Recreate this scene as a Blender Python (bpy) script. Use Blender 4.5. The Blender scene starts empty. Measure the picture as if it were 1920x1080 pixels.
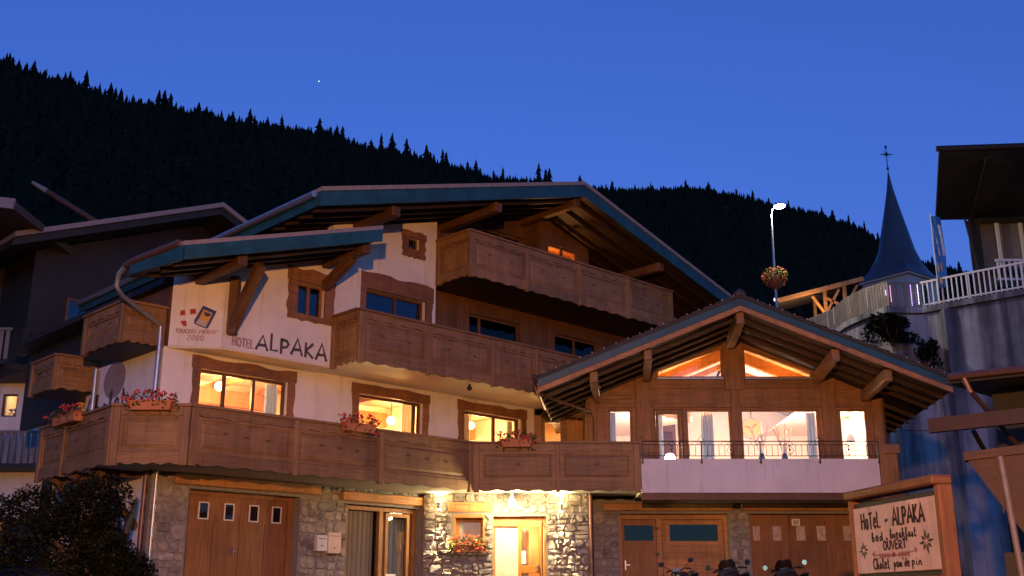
import bpy, bmesh, math, random
from mathutils import Vector, Matrix
from mathutils.geometry import tessellate_polygon
random.seed(11)
SC = bpy.context.scene
COL = SC.collection
R = math.radians
EXPO = 3.4                      # the photograph is a long exposure at dusk
K = 2.0 ** -EXPO

# ------------------------------------------------------------ camera, sky, exposure
cam_d = bpy.data.cameras.new('camera')
cam_d.sensor_width = 36.0
cam_d.lens = 2050.0 / 1920.0 * 36.0
cam_d.clip_start = 0.1
cam_d.clip_end = 9000
cam = bpy.data.objects.new('camera', cam_d)
COL.objects.link(cam)
cam.location = (0, 0, 0.2)
cam.rotation_euler = (R(90 + 16.3), 0, 0)
SC.camera = cam

world = bpy.data.worlds.new('World')
SC.world = world
world.use_nodes = True
wn = world.node_tree
wn.nodes.clear()
w_out = wn.nodes.new('ShaderNodeOutputWorld')
w_bg = wn.nodes.new('ShaderNodeBackground')
w_sky = wn.nodes.new('ShaderNodeTexSky')
w_sky.sky_type = 'NISHITA'
w_sky.sun_disc = False
w_sky.sun_elevation = R(-0.7)
w_sky.sun_rotation = R(175)
w_sky.altitude = 1200
w_sky.air_density = 1.0
w_sky.dust_density = 0.0
w_sky.ozone_density = 4.7
w_bg.inputs['Strength'].default_value = 1.45 * K
wn.links.new(w_sky.outputs[0], w_bg.inputs['Color'])
wn.links.new(w_bg.outputs[0], w_out.inputs['Surface'])

SC.view_settings.view_transform = 'Standard'
SC.view_settings.look = 'None'
SC.view_settings.gamma = 1.0
SC.view_settings.exposure = EXPO
SC.view_settings.use_curve_mapping = False
SC.render.engine = 'CYCLES'
SC.cycles.use_denoising = True
SC.cycles.max_bounces = 8
SC.cycles.diffuse_bounces = 4
SC.cycles.glossy_bounces = 3
SC.cycles.transparent_max_bounces = 12
SC.cycles.sample_clamp_indirect = 1.0
SC.cycles.caustics_reflective = False
SC.cycles.caustics_refractive = False

# ------------------------------------------------------------ materials
MAT = {}
def _nt(name):
    m = bpy.data.materials.new(name); m.use_nodes = True
    nt = m.node_tree
    b = nt.nodes['Principled BSDF']
    MAT[name] = m
    return m, nt, b
def _coords(nt, scale):
    tc = nt.nodes.new('ShaderNodeTexCoord'); mp = nt.nodes.new('ShaderNodeMapping')
    mp.inputs['Scale'].default_value = scale
    nt.links.new(tc.outputs['Object'], mp.inputs['Vector'])
    return mp.outputs[0]
def _noise(nt, vec, scale, detail=4, rough=0.55):
    n = nt.nodes.new('ShaderNodeTexNoise')
    n.inputs['Scale'].default_value = scale; n.inputs['Detail'].default_value = detail
    n.inputs['Roughness'].default_value = rough
    nt.links.new(vec, n.inputs['Vector'])
    return n.outputs['Fac']
def _ramp(nt, fac, stops):
    r = nt.nodes.new('ShaderNodeValToRGB')
    e = r.color_ramp.elements
    e[0].position, e[0].color = stops[0][0], (*stops[0][1], 1)
    e[1].position, e[1].color = stops[-1][0], (*stops[-1][1], 1)
    for p, c in stops[1:-1]:
        q = e.new(p); q.color = (*c, 1)
    nt.links.new(fac, r.inputs[0])
    return r.outputs[0]
def _mix(nt, a, b, fac, mode='MULTIPLY'):
    m = nt.nodes.new('ShaderNodeMix'); m.data_type = 'RGBA'; m.blend_type = mode
    if isinstance(fac, (int, float)): m.inputs[0].default_value = fac
    else: nt.links.new(fac, m.inputs[0])
    nt.links.new(a, m.inputs[6]); nt.links.new(b, m.inputs[7])
    return m.outputs[2]
def _bump(nt, b, fac, strength, dist=0.02):
    bp = nt.nodes.new('ShaderNodeBump')
    bp.inputs['Strength'].default_value = strength; bp.inputs['Distance'].default_value = dist
    nt.links.new(fac, bp.inputs['Height']); nt.links.new(bp.outputs[0], b.inputs['Normal'])
def _objvar(nt, lo, hi):
    oi = nt.nodes.new('ShaderNodeObjectInfo')
    return _ramp(nt, oi.outputs['Random'], [(0, (lo, lo, lo)), (1, (hi, hi, hi))])
def mul(c, k): return tuple(max(0, min(1, x * k)) for x in c)

def wood(name, base, vertical=False, rough=0.6, contrast=0.45, var=0.16, weather=0.75):
    m, nt, b = _nt(name)
    sc = (22, 22, 1.1) if vertical else (1.1, 1.1, 22)
    v = _coords(nt, sc)
    g = _noise(nt, v, 1.6, 6, 0.65)
    col = _ramp(nt, g, [(0.25, mul(base, 1 - contrast)), (0.5, base), (0.78, mul(base, 1 + contrast * .75))])
    v2 = _coords(nt, (0.9, 0.9, 0.9))
    p = _noise(nt, v2, 1.3, 3)
    blot = _ramp(nt, p, [(0.3, (0.72, 0.70, 0.68)), (0.7, (1.08, 1.06, 1.04))])
    col = _mix(nt, col, blot, 1.0)
    run = _noise(nt, _coords(nt, (7, 7, .7)), 1.0, 5, .65)        # weather runs down the boards
    col = _mix(nt, col, _ramp(nt, run, [(0.32, (0.66, 0.64, 0.63)), (0.52, (1, 1, 1)), (0.75, (1.10, 1.09, 1.06))]), weather)
    col = _mix(nt, col, _objvar(nt, 1 - var, 1 + var), 1.0)
    nt.links.new(col, b.inputs['Base Color'])
    b.inputs['Roughness'].default_value = rough
    _bump(nt, b, g, 0.25, 0.012)
    return m
def rough_mat(name, base, rough=0.85, scale=6, contrast=0.2, bump=0.3, var=0.0, dist=0.02, metallic=0.0, spec=None):
    m, nt, b = _nt(name)
    v = _coords(nt, (1, 1, 1))
    g = _noise(nt, v, scale, 6, 0.6)
    col = _ramp(nt, g, [(0.28, mul(base, 1 - contrast)), (0.72, mul(base, 1 + contrast))])
    if var: col = _mix(nt, col, _objvar(nt, 1 - var, 1 + var), 1.0)
    nt.links.new(col, b.inputs['Base Color'])
    b.inputs['Roughness'].default_value = rough
    b.inputs['Metallic'].default_value = metallic
    if name in ('spruce', 'hill_floor', 'bush_leaf'): spec = 0.1
    if spec is not None: b.inputs['Specular IOR Level'].default_value = spec
    if bump: _bump(nt, b, g, bump, dist)
    return m
def emit(name, color, strength):
    m, nt, b = _nt(name)
    b.inputs['Base Color'].default_value = (*color, 1)
    b.inputs['Emission Color'].default_value = (*color, 1)
    b.inputs['Emission Strength'].default_value = strength * K
    return m
def glass(name, tint=(1, 1, 1), refl=1.0, rough=0.02):
    m, nt, b = _nt(name)
    nt.nodes.remove(b)
    out = nt.nodes['Material Output']
    tr = nt.nodes.new('ShaderNodeBsdfTransparent'); tr.inputs[0].default_value = (*tint, 1)
    gl = nt.nodes.new('ShaderNodeBsdfGlossy'); gl.inputs['Roughness'].default_value = rough
    lw = nt.nodes.new('ShaderNodeLayerWeight'); lw.inputs['Blend'].default_value = 0.5
    fr = nt.nodes.new('ShaderNodeMath'); fr.operation = 'POWER'; fr.inputs[1].default_value = 4.0; nt.links.new(lw.outputs['Facing'], fr.inputs[0])
    mm = nt.nodes.new('ShaderNodeMath'); mm.operation = 'MULTIPLY_ADD'
    mm.inputs[1].default_value = refl; mm.inputs[2].default_value = 0.045 * refl; mm.use_clamp = True
    ms = nt.nodes.new('ShaderNodeMixShader')
    nt.links.new(fr.outputs[0], mm.inputs[0]); nt.links.new(mm.outputs[0], ms.inputs[0])
    nt.links.new(tr.outputs[0], ms.inputs[1]); nt.links.new(gl.outputs[0], ms.inputs[2])
    nt.links.new(ms.outputs[0], out.inputs['Surface'])
    return m

wood('larch', (0.270, 0.148, 0.054))
wood('larch_vertical', (0.290, 0.160, 0.060), vertical=True)
wood('wing_larch', (0.28, 0.135, 0.050))
wood('wing_larch_vertical', (0.29, 0.140, 0.052), vertical=True)
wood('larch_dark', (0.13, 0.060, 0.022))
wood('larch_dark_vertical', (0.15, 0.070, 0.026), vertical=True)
wood('slab_wood', (0.26, 0.12, 0.048), contrast=0.5)
wood('honey_wood', (0.42, 0.20, 0.07))
wood('honey_wood_vertical', (0.42, 0.20, 0.07), vertical=True)
wood('lintel_wood', (0.50, 0.24, 0.085))
wood('garage_wood', (0.28, 0.118, 0.034), vertical=True)
wood('soffit_wood_shaded', (0.042, 0.020, 0.009), contrast=0.35)  # dark-stained wood, darkened further: the eave shade is put into its base colour
wood('red_beam', (0.050, 0.018, 0.012))
wood('loft_wood', (0.085, 0.036, 0.022))
wood('old_wood', (0.019, 0.015, 0.012), contrast=0.5)
wood('old_wood_vertical', (0.019, 0.015, 0.012), vertical=True, contrast=0.5)
wood('grey_slat', (0.22, 0.20, 0.19), vertical=True)
wood('orange_door', (0.62, 0.27, 0.06), vertical=True, rough=0.4, contrast=0.25)
wood('sign_frame', (0.25, 0.105, 0.030), contrast=0.4)
wood('sign_frame_vertical', (0.31, 0.13, 0.036), vertical=True, contrast=0.4)
wood('sign_face', (0.86, 0.66, 0.50), contrast=0.10, var=0.0)
def plaster():
    m, nt, b = _nt('plaster')
    big = _noise(nt, _coords(nt, (1, 1, 1)), 1.1, 5, .6); fine = _noise(nt, _coords(nt, (1, 1, 1)), 34, 4, .6)
    run = _noise(nt, _coords(nt, (5, 5, .45)), 1.0, 5, .65)
    col = _ramp(nt, big, [(0.3, (0.64, 0.61, 0.60)), (0.7, (0.78, 0.75, 0.74))])
    col = _mix(nt, col, _ramp(nt, run, [(0.30, (0.74, 0.72, 0.70)), (0.46, (1, 1, 1))]), .8)
    nt.links.new(col, b.inputs['Base Color']); b.inputs['Roughness'].default_value = .93
    _bump(nt, b, fine, .35, .012)
plaster()
rough_mat('soffit_plaster', (0.66, 0.62, 0.50), 0.92, 7, 0.08, 0.2, dist=0.01)
rough_mat('room_cream', (0.72, 0.58, 0.40), 0.9, 4, 0.05, 0)
rough_mat('room_white', (0.78, 0.72, 0.68), 0.9, 4, 0.05, 0)
wood('room_wood', (0.50, 0.22, 0.07), contrast=0.2)
wood('room_planks', (0.62, 0.56, 0.60), contrast=0.15)
rough_mat('mortar', (0.23, 0.21, 0.19), 0.95, 20, 0.3, 0.6)
def stone_mat():
    m, nt, b = _nt('stone')
    v = _coords(nt, (1, 1, 1))
    g = _noise(nt, v, 9, 8, 0.65)
    col = _ramp(nt, g, [(0.25, (0.15, 0.135, 0.12)), (0.5, (0.30, 0.275, 0.25)), (0.75, (0.46, 0.43, 0.385))])
    oi = nt.nodes.new('ShaderNodeObjectInfo')
    tint = _ramp(nt, oi.outputs['Random'], [(0, (0.50, 0.46, 0.45)), (0.3, (0.85, 0.80, 0.78)), (0.6, (1.1, 1.02, 0.92)), (0.85, (0.72, 0.72, 0.76)), (1, (1.3, 1.26, 1.2))])
    nt.links.new(_mix(nt, col, tint, 1.0), b.inputs['Base Color'])
    b.inputs['Roughness'].default_value = 0.9
    _bump(nt, b, g, 0.9, 0.03)
stone_mat()
rough_mat('teal_paint', (0.010, 0.062, 0.088), 0.5, 2.2, 0.4, 0.12)
rough_mat('roof_tile', (0.055, 0.045, 0.045), 0.8, 10, 0.3, 0.4)
rough_mat('flashing', (0.24, 0.20, 0.19), 0.55, 8, 0.2, 0.1)
rough_mat('copper_pipe', (0.16, 0.085, 0.068), 0.42, 12, 0.2, 0.05, metallic=0.5)
rough_mat('zinc_pipe', (0.42, 0.43, 0.46), 0.35, 12, 0.15, 0.05, metallic=0.8)
rough_mat('black_iron', (0.02, 0.02, 0.022), 0.5, 12, 0.2, 0.05)
rough_mat('grey_metal', (0.30, 0.31, 0.33), 0.4, 12, 0.15, 0.05, metallic=0.7)
rough_mat('white_paint', (0.72, 0.71, 0.70), 0.6, 9, 0.06, 0.05)
rough_mat('terracotta', (0.50, 0.20, 0.08), 0.8, 8, 0.15, 0.1)
rough_mat('brown_trough', (0.22, 0.07, 0.035), 0.7, 8, 0.2, 0.1)
rough_mat('leaf_green', (0.055, 0.10, 0.03), 0.6, 14, 0.5, 0)
rough_mat('leaf_lime', (0.16, 0.22, 0.04), 0.6, 14, 0.5, 0)
rough_mat('blossom_red', (0.60, 0.045, 0.04), 0.6, 14, 0.25, 0)
rough_mat('blossom_orange', (0.75, 0.16, 0.06), 0.6, 14, 0.25, 0)
rough_mat('bush_leaf', (0.012, 0.015, 0.007), 0.65, 3, 0.6, 0)
rough_mat('grass_blade', (0.045, 0.050, 0.020), 0.7, 6, 0.4, 0)
rough_mat('bark', (0.07, 0.05, 0.035), 0.95, 12, 0.4, 0.5)
rough_mat('spruce', (0.012, 0.017, 0.011), 1.0, 0.2, 0.4, 0)
rough_mat('hill_floor', (0.010, 0.014, 0.009), 0.95, 0.05, 0.4, 0)
rough_mat('ground_earth', (0.030, 0.022, 0.019), 0.95, 2, 0.4, 0.6, dist=0.06)
rough_mat('asphalt', (0.05, 0.05, 0.052), 0.9, 30, 0.25, 0.3)
rough_mat('rock', (0.075, 0.058, 0.056), 0.9, 5, 0.35, 0.8, dist=0.05)
rough_mat('letter_dark', (0.085, 0.065, 0.085), 0.8, 20, 0.15, 0)
rough_mat('letter_red', (0.36, 0.16, 0.15), 0.85, 20, 0.3, 0)
rough_mat('letter_black', (0.03, 0.015, 0.012), 0.7, 20, 0.15, 0)
rough_mat('letter_green', (0.06, 0.055, 0.02), 0.7, 20, 0.15, 0)
rough_mat('crest_red', (0.40, 0.035, 0.035), 0.8, 20, 0.1, 0)
rough_mat('crest_blue', (0.03, 0.06, 0.20), 0.8, 20, 0.15, 0)
rough_mat('crest_gold', (0.62, 0.33, 0.06), 0.8, 20, 0.15, 0)
rough_mat('crest_grey', (0.45, 0.42, 0.40), 0.8, 20, 0.2, 0)
rough_mat('green_board', (0.05, 0.065, 0.03), 0.7, 20, 0.2, 0)
rough_mat('letter_faded', (0.40, 0.28, 0.28), 0.85, 20, 0.2, 0)
rough_mat('brown_disc', (0.27, 0.215, 0.20), 0.85, 8, 0.2, 0)
rough_mat('mail_cream', (0.68, 0.50, 0.40), 0.5, 10, 0.05, 0)
rough_mat('mail_white', (0.62, 0.60, 0.60), 0.5, 10, 0.05, 0)
rough_mat('slate', (0.055, 0.060, 0.072), 0.36, 3, 0.25, 0.1, metallic=0.0)
rough_mat('church_wall', (0.52, 0.46, 0.44), 0.9, 2, 0.12, 0.2)
rough_mat('bike_black', (0.015, 0.015, 0.017), 0.35, 12, 0.2, 0)
rough_mat('bike_tyre', (0.012, 0.012, 0.012), 0.85, 12, 0.2, 0.1)
rough_mat('chrome', (0.75, 0.76, 0.78), 0.08, 12, 0.02, 0, metallic=1.0)
rough_mat('bike_tank', (0.04, 0.05, 0.09), 0.25, 12, 0.1, 0)
rough_mat('tarp_blue', (0.02, 0.045, 0.16), 0.55, 5, 0.2, 0.3)
rough_mat('flag_blue', (0.05, 0.22, 0.50), 0.8, 5, 0.1, 0)
rough_mat('flag_white', (0.70, 0.70, 0.68), 0.8, 5, 0.1, 0)
rough_mat('flag_yellow', (0.75, 0.48, 0.05), 0.8, 5, 0.1, 0)
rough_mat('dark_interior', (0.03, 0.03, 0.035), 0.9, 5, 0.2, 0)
rough_mat('frosted', (0.72, 0.66, 0.50), 0.5, 3, 0.12, 0.1)
rough_mat('paper', (0.80, 0.80, 0.78), 0.8, 20, 0.03, 0)
rough_mat('garage_pane', (0.50, 0.36, 0.27), 0.35, 16, 0.4, 0)
def concrete():
    m, nt, b = _nt('stained_concrete')
    base = _ramp(nt, _noise(nt, _coords(nt, (1, 1, 1)), 1.2, 6), [(0.3, (0.21, 0.22, 0.25)), (0.7, (0.36, 0.375, 0.41))])
    st = _noise(nt, _coords(nt, (0.62, 0.62, 0.045)), 1.0, 5, 0.6)      # run-off stains hang straight down
    stain = _ramp(nt, st, [(0.40, (0.10, 0.10, 0.13)), (0.48, (0.42, 0.42, 0.46)), (0.54, (1, 1, 1)), (0.66, (1.25, 1.25, 1.25))])
    col = _mix(nt, base, stain, 0.9)
    nt.links.new(col, b.inputs['Base Color']); b.inputs['Roughness'].default_value = 0.9
    _bump(nt, b, st, 0.2, 0.03)
concrete()
def cloth_mat(name, base):
    m, nt, b = _nt(name)
    out = nt.nodes['Material Output']; tr = nt.nodes.new('ShaderNodeBsdfTranslucent'); tr.inputs[0].default_value = (*base, 1)
    b.inputs['Base Color'].default_value = (*base, 1); b.inputs['Roughness'].default_value = .9
    ms = nt.nodes.new('ShaderNodeMixShader'); ms.inputs[0].default_value = .55
    nt.links.new(b.outputs[0], ms.inputs[1]); nt.links.new(tr.outputs[0], ms.inputs[2]); nt.links.new(ms.outputs[0], out.inputs['Surface'])
cloth_mat('grey_blue_curtain', (0.56, 0.62, 0.70)); cloth_mat('beige_curtain', (0.60, 0.54, 0.45))
glass('window_glass', (0.97, 0.98, 0.98), 1.0)
glass('dark_glass', (0.35, 0.38, 0.42), 2.2)
glass('black_glass', (0.12, 0.13, 0.15), 0.8)
glass('screen_glass', (0.35, 0.35, 0.40), 1.5)
emit('bulb_warm', (1.0, 0.72, 0.38), 120)
emit('bulb_entry', (1.0, 0.76, 0.38), 90)
emit('bulb_white', (0.85, 0.90, 1.0), 25)
emit('bulb_room', (1.0, 0.80, 0.62), 60)
emit('led_purple', (0.62, 0.40, 1.0), 3.0)
emit('led_white', (0.75, 0.75, 1.0), 4.0)
emit('led_pink', (0.95, 0.45, 0.75), 1.6)
emit('star_light', (0.8, 0.88, 1.0), 3.0)
emit('far_lamp', (1.0, 0.85, 0.6), 5.0)

# ------------------------------------------------------------ mesh helpers
def ident(a, b, c): return (a, b, c)
class MB:
    """collects shapes, links them as ONE mesh object"""
    def __init__(s, tf=ident): s.V = []; s.F = []; s.tf = tf
    def add(s, vs, fs):
        n = len(s.V); s.V += [s.tf(*v) for v in vs]; s.F += [tuple(i + n for i in f) for f in fs]; return s
    def box(s, a0, a1, b0, b1, c0, c1):
        return s.add([(a0, b0, c0), (a1, b0, c0), (a1, b1, c0), (a0, b1, c0), (a0, b0, c1), (a1, b0, c1), (a1, b1, c1), (a0, b1, c1)],
                     [(0, 3, 2, 1), (4, 5, 6, 7), (0, 1, 5, 4), (1, 2, 6, 5), (2, 3, 7, 6), (3, 0, 4, 7)])
    def plate(s, outer, b0, b1, holes=()):
        """polygon in (a, c) with holes, thick from b0 to b1"""
        loops = [[Vector((a, c, 0)) for a, c in outer]] + [[Vector((a, c, 0)) for a, c in h] for h in holes]
        flat = [p for l in loops for p in l]; n = len(flat)
        tris = tessellate_polygon(loops)
        vs = [(p.x, b0, p.y) for p in flat] + [(p.x, b1, p.y) for p in flat]
        fs = [tuple(t) for t in tris] + [tuple(i + n for i in reversed(t)) for t in tris]
        k = 0
        for l in loops:
            m = len(l)
            for i in range(m):
                j = (i + 1) % m
                fs.append((k + i, k + j, k + j + n, k + i + n))
            k += m
        return s.add(vs, fs)
    def path(s, pts, r, n=8, caps=True):
        """round tube through points; r a number or one per point"""
        pts = [Vector(p) for p in pts]; rr = r if isinstance(r, (list, tuple)) else [r] * len(pts)
        vs = []; fs = []; up = None
        for i, p in enumerate(pts):
            t = (pts[min(i + 1, len(pts) - 1)] - pts[max(i - 1, 0)]).normalized()
            if up is None: up = Vector((0, 0, 1)) if abs(t.z) < 0.9 else Vector((1, 0, 0))
            x = t.cross(up).normalized(); y = x.cross(t).normalized(); up = y
            for k in range(n):
                a = 2 * math.pi * k / n
                q = p + x * math.cos(a) * rr[i] + y * math.sin(a) * rr[i]
                vs.append(tuple(q))
        for i in range(len(pts) - 1):
            for k in range(n):
                k2 = (k + 1) % n
                fs.append((i * n + k, i * n + k2, (i + 1) * n + k2, (i + 1) * n + k))
        if caps:
            fs.append(tuple(range(n - 1, -1, -1))); m = (len(pts) - 1) * n
            fs.append(tuple(range(m, m + n)))
        return s.add(vs, fs)
    def bar(s, p0, p1, w, h):
        """square-section beam between two points; h is its upright size"""
        p0 = Vector(p0); p1 = Vector(p1); t = (p1 - p0).normalized()
        up = Vector((0, 0, 1)) if abs(t.z) < 0.95 else Vector((0, 1, 0))
        x = t.cross(up).normalized() * w / 2; y = x.cross(t).normalized() * h / 2
        vs = [tuple(p + sx * x + sy * y) for p in (p0, p1) for sx, sy in ((-1, -1), (1, -1), (1, 1), (-1, 1))]
        return s.add(vs, [(0, 1, 2, 3), (7, 6, 5, 4), (0, 4, 5, 1), (1, 5, 6, 2), (2, 6, 7, 3), (3, 7, 4, 0)])
    def lathe(s, prof, c=(0, 0, 0), n=12):
        vs = []; fs = []
        for r, z in prof:
            for k in range(n):
                a = 2 * math.pi * k / n
                vs.append((c[0] + r * math.cos(a), c[1] + r * math.sin(a), c[2] + z))
        for i in range(len(prof) - 1):
            for k in range(n):
                k2 = (k + 1) % n
                fs.append((i * n + k, i * n + k2, (i + 1) * n + k2, (i + 1) * n + k))
        fs.append(tuple(range(n - 1, -1, -1))); m = (len(prof) - 1) * n
        fs.append(tuple(range(m, m + n)))
        return s.add(vs, fs)
    def ball(s, c, r, n=10, sz=1.0):
        prof = [(max(1e-4, r * math.sin(math.pi * i / n)), -r * sz * math.cos(math.pi * i / n)) for i in range(n + 1)]
        return s.lathe(prof, c, n + 2)
    def build(s, name, mat, parent=None, smooth=False, recalc=True, kind=None, label=None, cat=None, group=None):
        me = bpy.data.meshes.new(name)
        me.from_pydata(s.V, [], s.F)
        if recalc:
            bm = bmesh.new(); bm.from_mesh(me)
            bmesh.ops.recalc_face_normals(bm, faces=bm.faces); bm.to_mesh(me); bm.free()
        if smooth:
            me.shade_smooth()
            if smooth != 'all': me.set_sharp_from_angle(angle=R(40))
        me.materials.append(MAT[mat] if isinstance(mat, str) else mat)
        o = bpy.data.objects.new(name, me); COL.objects.link(o)
        if parent is not None: attach(o, parent)
        return tag(o, label, cat, group, kind)
BASE = {}
def attach(o, parent):
    o.parent = parent
    if parent.name in BASE: o.matrix_parent_inverse = Matrix.Translation(-BASE[parent.name])
def tag(o, label=None, cat=None, group=None, kind=None):
    for k, v in (('label', label), ('category', cat), ('group', group), ('kind', kind)):
        if v: o[k] = v
    return o
def thing(name, label, cat, loc=(0, 0, 0), group=None, local=False):
    """Empty at a thing's base. local=True: its parts are modelled round the origin"""
    o = bpy.data.objects.new(name, None); COL.objects.link(o)
    o.empty_display_size = 0.2
    o.location = loc
    if not local: BASE[o.name] = Vector(loc)
    return tag(o, label, cat, group)
def copy_tree(o, parent=None):
    c = o.copy(); COL.objects.link(c)
    if parent: c.parent = parent
    for ch in list(o.children): copy_tree(ch, c)
    return c
def bevel(o, w=0.01, seg=1):
    md = o.modifiers.new('bevel', 'BEVEL'); md.width = w; md.segments = seg; md.limit_method = 'ANGLE'
    return o
def light(name, loc, power, color, radius, parent=None, spot=None, rot=None, blend=0.5):
    d = bpy.data.lights.new(name, 'SPOT' if spot else 'POINT')
    d.energy = power * K; d.color = color; d.shadow_soft_size = radius
    if spot: d.spot_size = R(spot); d.spot_blend = blend
    o = bpy.data.objects.new(name, d); COL.objects.link(o); o.location = loc
    if rot: o.rotation_euler = rot
    if parent is not None: attach(o, parent)
    return o

# frames of reference: the main chalet stands at 46.3 degrees, its s axis runs along the gable front, o points out of it
PH = R(46.3)
D1 = (math.sin(PH), math.cos(PH)); NN = (math.cos(PH), -math.sin(PH)); OO = (-0.912, 25.92)
def FM(s, o, z): return (OO[0] + s * D1[0] + o * NN[0], OO[1] + s * D1[1] + o * NN[1], z)
def FS(o, s, z): return FM(s, o, z)                     # the chalet's left flank: first axis runs along o
SK = 0.105
def FR(x, y, z): return (x + SK * (y - 25.2), y, z)     # the wing's roof runs back slightly askew
def frame(p0, p1):
    """local frame of a run p0->p1 seen from its outer side: a along, b outward, c up"""
    d = Vector((p1[0] - p0[0], p1[1] - p0[1])); L = d.length; d /= L
    n = Vector((d.y, -d.x))
    def f(a, b, c): return (p0[0] + d.x * a + n.x * b, p0[1] + d.y * a + n.y * b, c)
    return f, L

# ------------------------------------------------------------ terrain
def slab(poly, z0, z1, name, mat, parent=None, **k):
    m = MB(lambda a, b, c: (a, c, b)); m.plate(poly, z0, z1)
    return m.build(name, mat, parent, **k)
def smooth01(t): t = max(0, min(1, t)); return t * t * (3 - 2 * t)
def ground_z(x, y):
    z = -1.4 + 1.38 * smooth01(y / 20.0)
    z += 12.0 * smooth01((y - 40) / 30.0) + 10 * smooth01((y - 75) / 60.0)
    if y < 24: z += 1.0 * smooth01((-3.9 - x) / 2.6) * smooth01((y - 7) / 6.0) * smooth01((26 - y) / 9.0)
    return z
def make_ground():
    m = MB(); xs = [-900, -500, -250, -120, -70] + [-45 + i * 1.25 for i in range(72)] + [60, 90, 150, 300, 600, 900]
    ys = [-900, -300, -100, -40] + [-20 + i * 1.25 for i in range(132)] + [160, 185]
    nx = len(xs)
    rnd = random.Random(3)
    for y in ys:
        for x in xs:
            m.V.append((x, y, ground_z(x, y) + (rnd.uniform(-.05, .05) if (x < -4 and 5 < y < 22) else 0)))
    for j in range(len(ys) - 1):
        for i in range(nx - 1):
            a = j * nx + i; m.F.append((a, a + 1, a + nx + 1, a + nx))
    m.build('ground', 'ground_earth', smooth='all', recalc=False, kind='structure')
make_ground()
def make_street():
    m = MB(); n = 40
    for i in range(n + 1):
        y = -30 + i * 1.35
        for x in (-3.4, 0, 4, 12.5): m.V.append((x, y, ground_z(x, y) + 0.012))
    for i in range(n):
        for k in range(3):
            a = i * 4 + k; m.F.append((a, a + 1, a + 5, a + 4))
    m.build('street', 'asphalt', smooth='all', recalc=False, kind='structure')
make_street()

# ------------------------------------------------------------ the mountain and its forest
RIDGE = [(-75, 22.0), (-60, 23.5), (-48, 24.8), (-38, 25.2), (-29.02, 25.0), (-27.02, 25.0), (-25.2, 24.7), (-23.2, 24.6), (-21.48, 24.3), (-19.2, 24.35), (-17.4, 24.2), (-15.6, 24.0),
         (-13.0, 24.0), (-10.85, 23.95), (-9.5, 23.7), (-7.9, 23.3), (-6.5, 23.2), (-4.8, 22.9), (-2.0, 22.3), (-0.5, 21.95), (1.5, 21.8), (3.8, 21.55), (5.6, 21.35), (7.75, 21.25),
         (9.66, 21.25), (10.87, 21.1), (12.4, 20.7), (14.0, 20.15), (15.1, 19.9), (16.8, 19.35), (18.1, 18.85), (19.0, 18.3), (19.6, 17.6), (21.3, 16.6), (23.2, 15.9), (25.6, 14.6), (29, 13.0), (40, 11), (55, 10), (75, 9)]
def ridge_elev(az):
    for (a0, e0), (a1, e1) in zip(RIDGE, RIDGE[1:]):
        if a0 <= az <= a1: return e0 + (e1 - e0) * (az - a0) / (a1 - a0)
    return RIDGE[0][1] if az < 0 else RIDGE[-1][1]
def ridge_dist(az): return 820 + 700 * smooth01((az + 32) / 60.0)
def slope_pt(az, t):
    """t 0 at the foot, 1 on the ridge, more beyond it"""
    D = ridge_dist(az); d0 = 150.0
    zr = 0.2 + D * math.tan(R(ridge_elev(az) - .38))
    d = d0 + (D - d0) * t
    if t <= 1: z = 21 + (zr - 21) * (0.80 * t + 0.20 * t * t)
    else: z = zr - (t - 1) * (D - d0) * 0.5
    w = 9 * math.sin(az * 1.7 + t * 5) * t * (1 - min(t, 1)) + 5 * math.sin(az * 4.1 - t * 11) * t * (1 - min(t, 1))
    return Vector((d * math.sin(R(az)), d * math.cos(R(az)), z + w))
def make_mountain():
    m = MB(); az = [-75 + i * 1.25 for i in range(121)]; tt = [0, .04] + [.08 * i for i in range(1, 13)] + [1, 1.06, 1.2, 1.6]
    for t in tt:
        for a in az: m.V.append(tuple(slope_pt(a, t)))
    n = len(az)
    for j in range(len(tt) - 1):
        for i in range(n - 1):
            k = j * n + i; m.F.append((k, k + 1, k + n + 1, k + n))
    m.build('mountain', 'hill_floor', smooth='all', recalc=False, kind='structure')
make_mountain()
def spruce_crown(rnd, h, w, tiers, pts, lean=0.0):
    """ragged drooping tiers: returns verts, faces"""
    V = []; F = []
    for t in range(tiers):
        f = t / tiers
        z0 = h * (0.10 + 0.90 * f); z1 = min(h, z0 + h * 0.90 / tiers * 1.75)
        r = w * (1 - f) ** 0.85 * rnd.uniform(.8, 1.15) + 0.035 * (1 - f * .7)
        k = len(V); V.append((lean * z1, 0, z1 if t < tiers - 1 else h)); a0 = rnd.random() * 6
        for i in range(pts):
            a = a0 + 2 * math.pi * i / pts
            rr = r * (rnd.uniform(.75, 1.2) if i % 2 == 0 else rnd.uniform(.35, .55))
            V.append((lean * z0 + rr * math.cos(a), rr * math.sin(a), z0 - h * .03 * (1 if i % 2 == 0 else 0) * rnd.uniform(0, 2)))
        for i in range(pts): F.append((k, k + 1 + i, k + 1 + (i + 1) % pts))
    return V, F
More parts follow.
